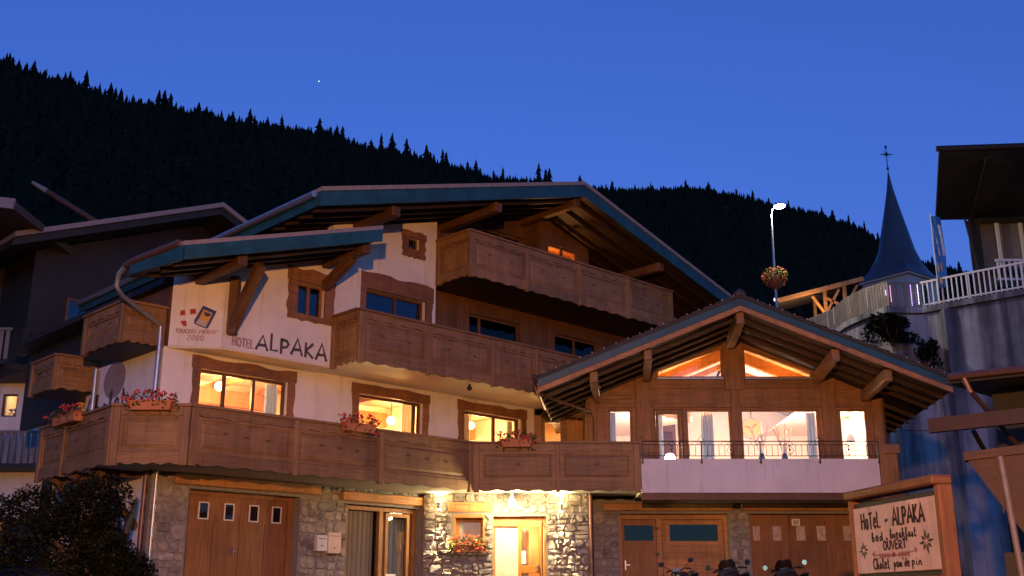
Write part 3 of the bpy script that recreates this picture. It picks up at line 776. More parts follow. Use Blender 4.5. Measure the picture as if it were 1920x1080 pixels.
# --- entrance, set between the two buildings
YE = 26.9
def FE(x, b, z): return (x, YE - b, z)                      # b is outward
en = MB(FE); en.plate(rect(-2.13, 1.86, -.1, 2.87), -.25, 0, [rect(-1.42, -.64, 1.46, 2.37), rect(-.45, .82, -.02, 2.32)]); en_wall = part(en, 'stone_wall', 'mortar')
stones(FE, [(-2.12, -1.44, .7, 2.38), (-1.44, -.47, .7, 1.42), (-.62, -.47, 1.43, 2.37), (.84, 1.85, .7, 2.38)], 0, en_wall, 5, wid=(.10, .36), rowh=(.09, .22), rough=1.25)
stones(FE, [(-2.12, -1.55, 2.39, 2.86), (-.48, 1.85, 2.39, 2.86), (-1.55, -.48, 2.66, 2.86)], 0, en_wall, 6, wid=(.14, .4), rowh=(.12, .24), rough=.8)
m = MB(FE); m.box(-1.54, -.48, -.02, .06, 2.42, 2.645); eb = bevel(part(m, 'lintel', 'lintel_wood'), .015)
b = MB(FE); b.plate(rect(-1.38, -1.02, 2.46, 2.60), .06, .068, [rect(-1.37, -1.03, 2.47, 2.59)]); b.build('plate_border', 'letter_dark', eb)
# entry window in a deep wooden box
m = MB(FE); m.box(-1.42, -1.36, -.6, -.005, 1.46, 2.37); m.box(-.70, -.64, -.6, -.005, 1.46, 2.37); m.box(-1.36, -.70, -.6, -.005, 2.29, 2.37); m.box(-1.36, -.70, -.6, -.02, 1.46, 1.50); part(m, 'window_reveal', 'honey_wood')
ew = window(FE, -1.36, -.70, 1.50, 2.29, -.45, fmat='honey_wood', fw=.07)
b = MB(FE); b.box(-1.36, -.7, -.62, -.60, 1.5, 2.3); b.build('blind', 'frosted', ew)
m = MB(FE); m.box(-1.47, -.55, -.02, .16, 1.405, 1.455); part(m, 'stone_sill', 'rock')
# vestibule and the door standing open
m = MB(FE); m.box(-.45, -.40, -1.6, -.26, 0, 2.32); m.box(.78, .82, -1.6, -.26, 0, 2.32); m.box(-.40, .78, -1.6, -.26, 2.24, 2.32); m.box(-.4, .78, -1.6, -1.55, 0, 2.24); vest = part(m, 'vestibule', 'room_wood')
b = MB(FE); b.box(-.40, .34, -.32, -.30, 0, 2.10); b.build('side_light', 'frosted', vest)
b = MB(FE); b.box(-.45, .82, -.34, -.2, 2.10, 2.24); b.build('head_beam', 'honey_wood', vest)
b = MB(FE); b.box(.34, .41, -.36, -.26, 0, 2.10); b.build('door_post', 'orange_door', vest)
fd, _ = frame((.16, YE - .02), (.16 + .56, YE - .02 - .58))
dl = MB(fd); dl.plate(rect(0, .80, 0.02, 2.16), -.025, .025, [rect(.11, .69, 1.16, 2.03), rect(.11, .69, .25, .98)])
ed = bevel(part(dl, 'entrance_door', 'orange_door', label='orange wooden glazed door standing open'), .006)
for z0, z1 in ((1.16, 2.03), (.25, .98)):
    b = MB(fd); b.box(.11, .69, -.004, .004, z0, z1); b.build('pane', 'window_glass', ed)
b = MB(fd); b.box(.10, .26, .006, .010, 1.20, 1.50); b.build('notice', 'paper', ed)
b = MB(fd); b.box(.71, .73, .026, .07, 1.02, 1.16); b.box(.62, .73, .06, .075, 1.10, 1.12); b.build('handle', 'zinc_pipe', ed)
light('vestibule_light', (.2, YE + .9, 2.0), 160, (1.0, .74, .42), .1, hotel)

# wall lamps that shine up and down, and the globe under the balcony
def wall_lamp(x, z, label):
    t = thing('wall_lamp', label, 'wall lamp', (x, YE - .05, z - .11), 'wall lamps beside the entrance')
    MB().lathe([(.045, -.085), (.05, -.08), (.05, .08), (.045, .085)], (x, YE - .17, z), 14).build('body', 'grey_metal', t, smooth=True)
    MB().box(x - .03, x + .03, YE - .16, YE + .01, z - .03, z + .03).build('bracket', 'grey_metal', t)
    for s in (-1, 1): MB().lathe([(.001, -.012), (.043, -.012), (.043, .012), (.001, .012)], (x, YE - .17, z + s * .098), 14).build('lens', 'bulb_entry', t)
    light('down_light', (x, YE - .17, z - .13), 900, (1.0, .74, .40), .03, t, spot=62, rot=(R(-8), 0, 0), blend=.7)
    light('up_light', (x, YE - .17, z + .125), 300, (1.0, .72, .36), .03, t, spot=120, rot=(R(180 + 8), 0, 0), blend=.8)
wall_lamp(-1.75, 2.56, 'lit up-and-down wall lamp on the stone pier beside the window flower box')
wall_lamp(1.17, 2.52, 'lit up-and-down wall lamp on the stone wall beside the copper drainpipe')
t = thing('ceiling_lamp', 'lit white globe lamp hanging over the open orange door', 'lamp', (0.0, 26.3, 2.56))
MB().lathe([(.055, 0), (.085, .03), (.092, .10), (.06, .17), (.05, .17)], (0.0, 26.3, 2.50), 14).build('globe', 'bulb_entry', t, smooth=True)
MB().lathe([(.055, 0), (.055, .04), (.03, .07), (.03, .2), (.03, .21)], (0.0, 26.3, 2.672), 12).build('holder', 'grey_metal', t, smooth=True)
light('ceiling_light', (0.0, 26.12, 2.50), 280, (1.0, .76, .40), .08, t)
t = thing('ceiling_lamp', 'small dark unlit lamp under the middle balcony', 'lamp', FM(.17, -.36, 5.3))
MB().lathe([(.02, 0), (.05, .02), (.07, .07), (.03, .12), (.03, .16)], FM(.17, -.36, 5.28), 12).build('shade', 'black_iron', t, smooth=True)

# --- garages under the wing
YG = 27.6
def FG(x, b, z): return (x, YG - b, z)
gw_ = MB(FG); gw_.plate(rect(1.87, 9.6, -.1, 2.80), -.25, 0, [rect(2.66, 5.36, -.02, 2.44), rect(5.88, 8.80, -.02, 2.44)]); g_wall = part(gw_, 'stone_wall', 'mortar')
stones(FG, [(1.98, 2.64, .7, 2.50), (5.38, 5.87, .7, 2.50), (8.82, 9.58, .7, 2.5)], 0, g_wall, 9, wid=(.18, .46), rowh=(.15, .34), rough=.7)
m = MB(FG); m.box(2.25, 5.48, -.02, .10, 2.505, 2.685); bevel(part(m, 'lintel', 'lintel_wood'), .015)
m = MB(FG); m.box(5.68, 9.0, -.02, .10, 2.505, 2.685); bevel(part(m, 'lintel', 'lintel_wood'), .015)
m = MB(); m.box(3.04, 9.2, 25.945, 26.02, 2.62, 2.775); part(m, 'edge_board', 'larch_dark')
m = MB(FG); m.box(2.66, 5.36, -.30, -.251, 2.32, 2.44); m.box(2.66, 2.74, -.30, -.252, 0, 2.32); m.box(5.28, 5.36, -.30, -.252, 0, 2.32); m.box(3.60, 3.72, -.30, -.252, 0, 2.32); part(m, 'door_frame', 'honey_wood')
m = MB(FG); m.plate(rect(2.75, 3.59, 0, 2.31), -.34, -.27, [rect(2.80, 3.52, 1.80, 2.17)]); d1 = part(m, 'garage_door', 'garage_wood', label='narrow brown side door with a wide dark pane')
b = MB(FG); b.box(2.80, 3.52, -.31, -.30, 1.80, 2.17); b.build('pane', 'black_glass', d1)
b = MB(FG); b.box(2.79, 2.82, -.27, -.24, 1.1, 1.32); b.box(2.79, 2.92, -.245, -.225, 1.2, 1.225); b.build('handle', 'zinc_pipe', d1)
for z in (2.1, 1.47): b = MB(FG); b.box(3.55, 3.66, -.268, -.235, z - .03, z + .03); b.build('hinge', 'black_iron', d1)
m = MB(FG); m.plate(rect(3.73, 5.27, 0, 2.31), -.34, -.28, [rect(3.93, 5.13, 1.79, 2.19)]); d2 = part(m, 'timber_infill', 'honey_wood')
m = MB(FG); m.plate(rect(3.83, 5.22, 1.70, 2.28), -.279, -.26, [rect(3.93, 5.13, 1.79, 2.19)]); m.build('window_frame', 'honey_wood', d2)
b = MB(FG); b.box(3.93, 5.13, -.31, -.30, 1.79, 2.19); b.build('pane', 'black_glass', d2)
for k in range(6):
    b = MB(FG); z = .72 + k * .16; b.box(3.75, 5.25, -.279, -.262, z, z + .15); b.build('plank', 'honey_wood', d2)
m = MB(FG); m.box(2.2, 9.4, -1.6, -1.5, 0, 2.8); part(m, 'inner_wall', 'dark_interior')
m = MB(FG); m.box(5.88, 6.0, -.34, -.253, 0, 2.44); m.box(8.68, 8.80, -.34, -.253, 0, 2.44); part(m, 'door_jamb', 'garage_wood')
for x0, x1 in ((6.005, 6.90), (6.91, 7.80), (7.81, 8.675)):
    m = MB(FG); m.box(x0, x1, -.34, -.27, 0, 2.43); g = part(m, 'garage_door', 'garage_wood')
    for xc in [c for c in (6.05 + .02, 6.60, 7.20, 7.80 - .09, 8.37) if x0 < c < x1]:
        b = MB(FG); b.box(xc - .11, xc + .11, -.27, -.255, 1.80, 2.16); bevel(b.build('window_panel', 'garage_pane', g), .01)
t = thing('house_number', 'small white house number plate on the right garage door', 'number plate', (7.09, YG + .26, 2.16))
b = MB(FG); b.box(6.99, 7.19, -.266, -.255, 2.17, 2.33); b.build('plate', 'paper', t)

# --- the wing's timber and glass front
YW = 28.2
def FW(x, b, z): return (x, YW - b, z)
def wingz(x, y=YW): return 7.38 - .41 * abs(x - (5.46 + SK * (y - 25.2)))
TK = .30                                                    # roof thickness, plumb
uz = lambda x: wingz(x) - TK - .02
gable = [(1.98, 2.9), (9.62, 2.9), (9.62, uz(9.62)), (5.775, uz(5.775)), (1.98, uz(1.98))]
tri_l = [(3.80, 6.0), (5.54, 6.0), (5.54, 6.84), (3.80, 6.16)]; tri_r = [(6.10, 6.0), (7.88, 6.0), (7.88, 6.14), (6.10, 6.84)]
wins = [(2.50, 3.12), (3.68, 4.44), (4.52, 5.69), (5.94, 7.98), (8.50, 9.23)]
m = MB(FW); m.plate(gable, -.2, 0, [tri_l, tri_r] + [rect(a, b_, 3.2, 5.16) for a, b_ in wins]); wing_wall = part(m, 'wing_wall', 'wing_larch')
for a0, a1, c0, c1 in ((1.99, 2.20, 2.98, 5.50), (3.22, 3.60, 2.98, 6.0), (5.70, 5.93, 2.98, 5.66), (8.06, 8.42, 2.98, 6.05), (9.36, 9.61, 2.98, 5.45)):
    b = MB(FW); b.box(a0, a1, .001, .06, c0, c1); bevel(b.build('timber_post', 'wing_larch_vertical', wing_wall), .012)
b = MB(FW); b.box(5.56, 6.08, .001, .07, 5.66, 6.98); bevel(b.build('timber_post', 'wing_larch_vertical', wing_wall), .012)
for a0, a1, c0, c1 in ((3.61, 5.555, 5.70, 5.93), (6.085, 8.05, 5.70, 5.93), (3.61, 5.69, 5.20, 5.30), (5.94, 8.05, 5.20, 5.30), (2.21, 3.21, 5.20, 5.30), (8.43, 9.35, 5.20, 5.30), (2.21, 3.21, 5.42, 5.52)):
    b = MB(FW); b.box(a0, a1, .001, .045, c0, c1); bevel(b.build('timber_rail', 'wing_larch', wing_wall), .01)
for poly in (tri_l, tri_r):
    cx = sum(p[0] for p in poly) / 4; cz = sum(p[1] for p in poly) / 4
    inner = [(cx + (p[0] - cx) * .955, cz + (p[1] - cz) * .86) for p in poly]
    m = MB(FW); m.plate(poly, -.10, -.03, [inner]); w = part(m, 'gable_window', 'wing_larch')
    b = MB(FW); b.plate(inner, -.07, -.062); b.build('pane', 'window_glass', w)
    x0, x1 = min(p[0] for p in poly), max(p[0] for p in poly)
    b = MB(FW); b.box(x0, x1, -.01, .08, 5.945, 5.985); b.build('sill', 'zinc_pipe', w)
wn_ = [window(FW, a, b_, 3.2, 5.16, -.05, (), fmat='wing_larch', fw=.05, depth=.08) for a, b_ in wins]
b = MB(FW); b.plate(rect(3.74, 4.38, 3.25, 5.11), -.09, -.02, [rect(3.80, 4.30, 3.32, 5.02)]); b.build('sash', 'wing_larch', wn_[1])
curtain(FW, 3.78, 3.95, 3.2, 5.12, -.3, 'grey_blue_curtain', wn_[1], 2); curtain(FW, 4.95, 5.28, 3.2, 5.12, -.35, 'grey_blue_curtain', wn_[2], 4)
curtain(FW, 7.70, 7.95, 3.2, 5.12, -.3, 'grey_blue_curtain', wn_[3], 3); curtain(FW, 2.52, 2.72, 3.2, 5.12, -.3, 'grey_blue_curtain', wn_[0], 3)
# dining room
dn = MB(); dn.box(2.05, 9.55, 34.5, 34.6, 2.98, 7.0); dining = part(dn, 'dining_wall', 'room_white')
b = MB(); b.box(1.99, 2.05, YW + .21, 34.6, 2.98, 6.6); b.build('end_wall', 'room_white', dining)
b = MB(); b.box(9.55, 9.61, YW + .21, 34.6, 2.98, 6.6); b.build('end_wall', 'room_white', dining)
b = MB(); b.box(2.05, 9.55, YW + .21, 34.5, 2.98, 3.0); b.build('floor', 'room_wood', dining)
for s in (-1, 1):
    for k in range(9):                                      # boarded ceiling under the slope, board by board
        u0, u1 = .04 + k * .45, .04 + k * .45 + .435
        def fc(a, b_, c, s=s): return (5.775 + s * a + SK * (b_ - YW), b_, 7.02 - .41 * a + c)
        b = MB(fc); b.box(u0, min(u1, 3.78), YW + .21, 34.4, -.06, -.02); b.build('ceiling_board', 'room_planks', dining)
    for yy in (YW + .50, YW + 2.6, YW + 4.6):
        b = MB(lambda a, b_, c, s=s: (5.775 + s * a + SK * (b_ - YW), b_, 7.02 - .41 * a + c)); b.box(.02, 3.74, yy, yy + .16, -.36 if yy < YW + 1 else -.22, -.061); b.build('rafter', 'honey_wood', dining)
for x0, x1 in ((2.06, 3.7), (7.9, 9.54)):
    b = MB(); b.box(x0, x1, YW + .3, 34.4, 5.40, 5.45); b.build('side_ceiling', 'room_white', dining)
light('dining_light', (4.2, 30.6, 4.6), 260, (1.0, .76, .56), .15, hotel)
light('dining_light', (6.9, 30.8, 4.9), 330, (1.0, .80, .66), .15, hotel)
light('dining_light', (8.9, 30.0, 4.9), 130, (1.0, .70, .42), .12, hotel)
light('dining_light', (4.7, YW + .30, 5.45), 150, (1.0, .36, .07), .05, hotel)
light('dining_light', (6.95, YW + .30, 5.45), 150, (1.0, .36, .07), .05, hotel)
# things inside, seen through the glass
t = thing('floor_lamp', 'glowing floor lamp behind the narrow sash of the dining room', 'lamp', (4.22, 29.3, 3.0))
MB().ball((4.22, 29.3, 4.02), .14, 10).build('globe', 'bulb_room', t, smooth=True); MB().path([(4.22, 29.3, 3.02), (4.22, 29.3, 3.9)], .02, 8).build('stand', 'black_iron', t); MB().lathe([(.15, 0), (.15, .02), (.02, .04)], (4.22, 29.3, 3.0), 14).build('foot', 'black_iron', t)
t = thing('pendant_lamp', 'grey pendant lamp behind the narrow right dining room window', 'lamp', (9.05, 29.2, 4.45))
MB().lathe([(.12, 0), (.115, .10), (.06, .2), (.01, .22)], (9.05, 29.2, 4.45), 14).build('shade', 'grey_blue_curtain', t, smooth=True); MB().path([(9.05, 29.2, 4.66), (9.05, 29.2, 5.41)], .006, 6).build('cable', 'black_iron', t)
t = thing('spot_lamp', 'small bright ceiling spot in the narrow right dining room window', 'lamp', (9.0, 28.9, 5.28))
MB().ball((9.12, 28.75, 5.20), .05, 8).build('bulb', 'bulb_warm', t, smooth=True); MB().path([(9.12, 28.75, 5.24), (9.12, 28.75, 5.41)], .012, 6).build('stem', 'grey_metal', t)
t = thing('wall_clock', 'large pale round clock with a grey rim in the dining room', 'clock', (6.75, 30.4, 5.05))
def FK(a, b_, c): return (6.72 + a, 30.5 - b_, 5.02 + c)
ring = [(.32 * math.cos(i * math.pi / 12), .32 * math.sin(i * math.pi / 12)) for i in range(24)]; rin = [(p * .86, q * .86) for p, q in ring]
MB(FK).plate(ring, 0, .05, [rin]).build('rim', 'grey_blue_curtain', t); MB(FK).plate(rin, 0, .02).build('face', 'room_white', t)
MB(FK).bar((0, .03, 0), (.12, .03, .12), .02, .02).build('hand', 'black_iron', t); MB(FK).bar((0, .035, 0), (-.2, .035, .06), .016, .016).build('hand', 'black_iron', t)
b = MB(); b.path([(6.72, 30.52, 5.0), (6.72, 30.52, 6.3)], .012, 6); b.build('hanger', 'black_iron', t)
for xv, lab in ((6.55, 'bunch of tall white reeds in a blue vase below the round clock'), (7.15, 'bunch of tall white reeds in a blue vase near the grey curtain')):
    t = thing('reed_vase', lab, 'vase', (xv, 28.75, 3.0))
    MB().lathe([(.09, 0), (.12, .12), (.1, .3), (.06, .42), (.07, .46)], (xv, 28.75, 3.62), 12).build('vase', 'crest_blue', t, smooth=True)
    MB().box(xv - .24, xv + .24, 28.6, 28.95, 3.0, 3.618).build('stand', 'room_white', t)
    rnd = random.Random(int(xv * 100))
    for k in range(9):
        a = rnd.uniform(-.28, .28); b = MB(); b.path([(xv, 28.75, 4.0), (xv + a * .5, 28.75 + rnd.uniform(-.05, .05), 4.35), (xv + a, 28.75 + rnd.uniform(-.1, .1), rnd.uniform(4.55, 4.85))], [.008, .012, .02], 6); b.build('reed', 'white_paint', t)

# connecting wall between chalet and wing, with its small window
YC = 29.72
def FC(x, b, z): return (x, YC - b, z)
m = MB(FC); m.plate(rect(.2, 2.3, 2.9, 5.9), -.2, 0, [rect(.84, 1.38, 3.3, 5.12)]); cw = part(m, 'link_wall', 'larch')
window(FC, .84, 1.38, 3.3, 5.12, -.05, fmat='larch', fw=.06)
m = MB(FC); m.plate(rect(1.50, 2.06, 3.0, 5.2), .001, .04); part(m, 'link_door', 'honey_wood_vertical')
b = MB(FC); b.box(.62, .80, .001, .05, 3.0, 5.4); b.build('timber_post', 'larch_vertical', cw)
b = MB(FC); b.box(.6, 2.2, .001, .05, 5.25, 5.40); b.build('timber_rail', 'larch', cw)
m = MB(); m.box(.5, 2.2, 32.0, 32.1, 2.98, 5.6); part(m, 'inner_wall', 'room_wood')
light('link_light', (1.1, 30.9, 4.7), 110, (1.0, .60, .24), .1, hotel)
m = MB(); m.box(1.93, 1.985, YW + .0, YC + .2, 2.9, 5.5); part(m, 'wing_side_wall', 'larch')
m = MB(); m.box(9.62, 9.68, YW - .02, 36, 0, 5.45); part(m, 'wing_side_wall', 'larch_dark')

# --- wing balcony: plaster parapet and wrought-iron rail
m = MB(); m.box(3.05, 8.66, 25.92, 26.04, 2.785, 3.575); part(m, 'parapet', 'plaster')
m = MB(); m.box(8.67, 8.79, 25.90, 26.05, 2.66, 3.97); m.box(8.80, 9.20, 26.2, 26.3, 2.66, 3.93); m.box(8.80, 9.26, 26.14, 26.33, 3.74, 3.95); part(m, 'corner_post', 'larch_vertical')
rl = MB(); rl.path([(3.06, 25.88, 3.985), (8.66, 25.88, 3.985)], .014, 6); rl.path([(3.06, 25.88, 3.90), (8.66, 25.88, 3.90)], .010, 6); rl.path([(3.06, 25.88, 3.64), (8.66, 25.88, 3.64)], .010, 6)
rail = part(rl, 'iron_railing', 'black_iron')
x = 3.08; k = 0
while x < 8.68:
    if k % 10 == 0:
        b = MB(); b.bar((x, 25.88, 3.46), (x, 25.88, 3.99), .028, .028); b.box(x - .02, x + .02, 25.87, 25.925, 3.47, 3.52)
        b.path([(x - .09, 25.88, 3.99), (x - .03, 25.88, 4.06), (x, 25.88, 4.14), (x + .03, 25.88, 4.06), (x + .09, 25.88, 3.99)], .007, 5); b.build('rail_post', 'black_iron', rail)
    elif k % 10 == 5:
        b = MB(); b.bar((x, 25.88, 3.64), (x, 25.88, 3.90), .014, .014)
        for s in (-1, 1): b.path([(x + s * .08 * math.sin(math.pi * i / 8) * (1.15 if i < 5 else .9), 25.88, 3.66 + .24 * i / 8) for i in range(9)], .007, 5)
        b.ball((x, 25.88, 3.79), .028, 6); b.build('scroll', 'black_iron', rail)
    else:
        b = MB(); b.bar((x, 25.88, 3.64), (x, 25.88, 3.90), .012, .012); b.build('baluster', 'black_iron', rail)
    x += .1395; k += 1
x = 3.7; 
while x < 8.5:
    b = MB()
    for s in (-1, 1): b.path([(x + s * .02 * i, 25.88, 3.90 + .085 * math.sin(math.pi * i / 8)) for i in range(9)], .006, 5)
    b.build('scroll', 'black_iron', rail); x += .70

# --- roofs
Y0, Y1 = 25.2, 37.0
XR, HW = 5.46, 4.86
def wing_prof(t0, t1, ext=0.0): 
    e = HW + ext
    return [(XR - e, 7.38 - .41 * e - t0), (XR, 7.38 - t0), (XR + e, 7.38 - .41 * e - t0), (XR + e, 7.38 - .41 * e - t1), (XR, 7.38 - t1), (XR - e, 7.38 - .41 * e - t1)]
m = MB(FR); m.plate(wing_prof(.05, TK), Y0 + .05, Y1); wroof = part(m, 'roof', 'soffit_wood_shaded')
m = MB(FR); m.plate(wing_prof(0, .048, .05), Y0 - .04, Y1); m.build('roof_covering', 'roof_tile', wroof)
m = MB(FR); m.plate(wing_prof(.05, .235), Y0, Y0 + .045); m.build('fascia', 'teal_paint', wroof)
m = MB(FR); m.plate(wing_prof(.238, .36), Y0 + .02, Y0 + .10); m.build('barge_board', 'honey_wood', wroof)
# tiles along the verge, ridge tile, and the little snow studs
for s in (-1, 1):
    n = 17
    for i in range(n):
        u0 = HW * i / n; u1 = HW * (i + 1) / n
        def ft(a, b_, c, s=s): return FR(XR + s * a, b_, 7.38 - .41 * a + c)
        b = MB(ft); b.add([(u0, Y0 - .06, .012), (u1 + .03, Y0 - .06, .05), (u1 + .03, Y0 + .6, .05), (u0, Y0 + .6, .012), (u0, Y0 - .06, -.02), (u1 + .03, Y0 - .06, .02), (u1 + .03, Y0 + .6, .02), (u0, Y0 + .6, -.02)],
                           [(0, 1, 2, 3), (7, 6, 5, 4), (0, 4, 5, 1), (1, 5, 6, 2), (2, 6, 7, 3), (3, 7, 4, 0)]); b.build('verge_tile', 'roof_tile', wroof)
        b = MB(); b.ball(FR(XR + s * (u0 + .14), Y0 + .03, 7.38 - .41 * (u0 + .14) + .075), .014, 5); b.build('snow_stud', 'white_paint', wroof)
b = MB(); b.lathe([(.16, 0), (.14, .10), (.05, .17), (.01, .20)], FR(XR, Y0 + .05, 7.37), 8); b.build('ridge_cap', 'roof_tile', wroof)
for u, w, h in ((0.0, .20, .34), (-2.25, .20, .26), (2.22, .20, .28), (-3.55, .19, .26), (3.42, .20, .28)):
    z = 7.38 - .41 * abs(u) - TK - h / 2 - .005 - .41 * w / 2 * (0 if u == 0 else 1)
    b = MB(); b.bar(FR(XR + u, Y0 + .22, z), FR(XR + u, YW - .01 if u else YW - .08, z), w, h); bevel(b.build('purlin', 'larch', wroof), .02)
for s in (-1, 1):
    for yy in (Y0 + .75, Y0 + 1.45, Y0 + 2.15) + ((Y0 + 2.85, Y0 + 3.5, Y0 + 4.15) if s < 0 else ()):
        def ft(a, b_, c, s=s): return FR(XR + s * a, b_, 7.38 - .41 * a - TK + c)
        b = MB(ft); b.box(.12, HW - .04, yy, yy + .09, -.10, -.002); b.build('rafter', 'soffit_wood_shaded', wroof)
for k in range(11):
    yy = YW + .5 + k * .75; b = MB(lambda a, b_, c: FR(XR + a, b_, 7.38 - .41 * a - TK + c)); b.box(HW - .85, HW - .02, yy, yy + .1, -.12, -.002); b.build('rafter_tail', 'soffit_wood_shaded', wroof)
# main chalet roof
SL, SR_, OA, OB = -5.13, 11.6, .80, -11.5
def main_prof(t0, t1): return [(SL, mainz(SL) - t0), (3.19, mainz(3.19) - t0), (SR_, mainz(SR_) - t0), (SR_, mainz(SR_) - t1), (3.19, mainz(3.19) - t1), (SL, mainz(SL) - t1)]
m = MB(FM); m.plate(main_prof(.10, .38), OB, OA - .06); mroof = part(m, 'roof', 'soffit_wood_shaded')
m = MB(FM); m.plate(main_prof(0, .098), OB, OA + .03); m.build('roof_covering', 'flashing', mroof)
m = MB(FM); m.plate(main_prof(.10, .43), OA - .055, OA); m.build('fascia', 'teal_paint', mroof)
m = MB(FM); m.box(SL - .03, SL - .001, OB, OA - .06, mainz(SL) - .42, mainz(SL) - .1); m.build('eave_board', 'teal_paint', mroof)
m = MB(); m.path([FM(SL - .10, OB, mainz(SL) - .16), FM(SL - .10, OA - .1, mainz(SL) - .16)], .075, 8); m.build('gutter', 'zinc_pipe', mroof)
for s in (3.19, 6.72, .30, -2.9):
    z = mainz(s) - .38 - .14 - (.04 if s != 3.19 else 0)
    b = MB(); b.bar(FM(s, -1.66, z), FM(s, .55, z), .24, .26); bevel(b.build('purlin', 'larch_dark', mroof), .03)  # darker larch than the wing purlins, standing in for eave shadow
for sg in (-1, 1):
    for o in (.30, -.25, -.80, -1.30):
        e = 8.2
        b = MB(lambda a, b_, c, sg=sg: FM(3.19 + sg * a, b_, 11.25 - .291 * a - .38 + c)); b.box(.15, e, o, o + .09, -.10, -.002); b.build('rafter', 'soffit_wood_shaded', mroof)
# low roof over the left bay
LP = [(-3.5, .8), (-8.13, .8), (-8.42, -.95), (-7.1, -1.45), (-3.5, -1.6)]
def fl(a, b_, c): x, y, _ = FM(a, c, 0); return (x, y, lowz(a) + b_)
m = MB(fl); m.plate(LP, -.32, -.09); lroof = part(m, 'roof', 'soffit_wood_shaded')
m = MB(fl); m.plate([(-3.48, .83), (-8.16, .83), (-8.46, -.97), (-7.1, -1.48), (-3.48, -1.6)], -.088, 0); m.build('roof_covering', 'flashing', lroof)
m = MB(FM); m.plate([(-3.5, lowz(-3.5) - .09), (-8.13, lowz(-8.13) - .09), (-8.13, lowz(-8.13) - .37), (-3.5, lowz(-3.5) - .37)], .801, .845); m.build('fascia', 'teal_paint', lroof)
f, L = frame(P2(-8.43, -.76), P2(-8.14, .82)); m = MB(f); m.plate(rect(0, L, 6.50, 6.80), 0, .04); m.build('fascia', 'teal_paint', lroof)
m = MB(); m.path([FM(-8.20, .74, 6.86), FM(-8.42, -.55, 6.78), FM(-8.46, -.95, 6.74)], .072, 10); m.build('gutter', 'copper_pipe', lroof)
m = MB(); m.path([FM(-8.46, -.93, 6.74), FM(-8.5, -1.15, 6.6), FM(-8.5, -1.2, 6.35), FM(-8.35, -1.25, 6.2), FM(-7.5, -1.7, 5.98), FM(-7.25, -1.72, 5.85), FM(-7.24, -1.72, 5.5), FM(-7.24, -1.74, 3.0)], .05, 10); part(m, 'drainpipe', 'zinc_pipe', smooth=True)
for s, o0, z in ((-6.75, -1.2, 0), (-3.75, -1.0, 0)):
    zz = lowz(s) - .32 - .13; b = MB(); b.bar(FM(s, o0 + .02, zz), FM(s, .62, zz), .22, .24); bevel(b.build('purlin', 'larch_dark', lroof), .02)  # purlins and brackets here take the dark larch as painted eave shade
b = MB(); b.bar(FM(-6.05, -.93, 5.86), FM(-6.05, .10, 7.05), .20, .22); b.bar(FM(-6.05, -.90, 5.72), FM(-6.05, -.90, 7.0), .20, .20); bevel(b.build('bracket', 'larch_dark', lroof), .02)
b = MB(); b.bar(FM(-3.75, -.97, 7.25), FM(-3.75, .1, 7.72), .20, .22); bevel(b.build('bracket', 'larch_dark', lroof), .02)
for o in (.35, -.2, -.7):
    b = MB(lambda a, b_, c: FM(a, b_, lowz(a) - .32 + c)); b.box(-8.1, -3.6, o, o + .09, -.10, -.002); b.build('rafter', 'soffit_wood_shaded', lroof)
# wing gutter and pipes
m = MB(); e = XR - HW - .02; ze = 7.38 - .41 * HW
m.path([FR(e - .06, Y0 - .04, ze + .02), FR(e - .05, Y0 + .1, ze - .10), FR(e - .06, 28.6, ze - .12)], .07, 8); m.build('gutter', 'copper_pipe', wroof)
m = MB(); m.path([FR(e - .06, Y0 + .12, ze - .15), FR(e + .05, Y0 + .3, ze - .35), (2.0, YW - .25, 5.05), (2.08, YW - .14, 4.9), (2.08, YW - .14, 3.0)], .042, 8); part(m, 'drainpipe', 'larch_dark', smooth=True)
m = MB(); m.path([(1.90, YE - .06, .0), (1.90, YE - .06, 2.86)], .05, 10); dp = part(m, 'drainpipe', 'copper_pipe', smooth=True)
for z in (2.05, 1.05): MB().lathe([(.062, -.02), (.062, .02)], (1.90, YE - .06, z), 12).build('clip', 'copper_pipe', dp)
for s, o, r_, mt in ((-7.25, -1.76, .05, 'copper_pipe'), (-7.10, -1.60, .03, 'zinc_pipe')):
    m = MB(); m.path([FM(s, o, 0), FM(s, o, 2.84)], r_, 10); part(m, 'drainpipe', mt, smooth=True)
m = MB(); m.path([FM(-7.25, -4.75, 2.9), FM(-7.25, -4.75, 5.4)], .055, 10); part(m, 'drainpipe', 'zinc_pipe', smooth=True)
# outer shell of the hotel towards the slope
m = MB(FM); m.box(-3.2, 9.8, -11.2, -10.9, 0, 8.5); part(m, 'rear_wall', 'larch_dark')
m = MB(FM); m.box(9.8, 9.95, -11.2, -1.7, 0, 8.9); part(m, 'side_wall', 'larch_dark')

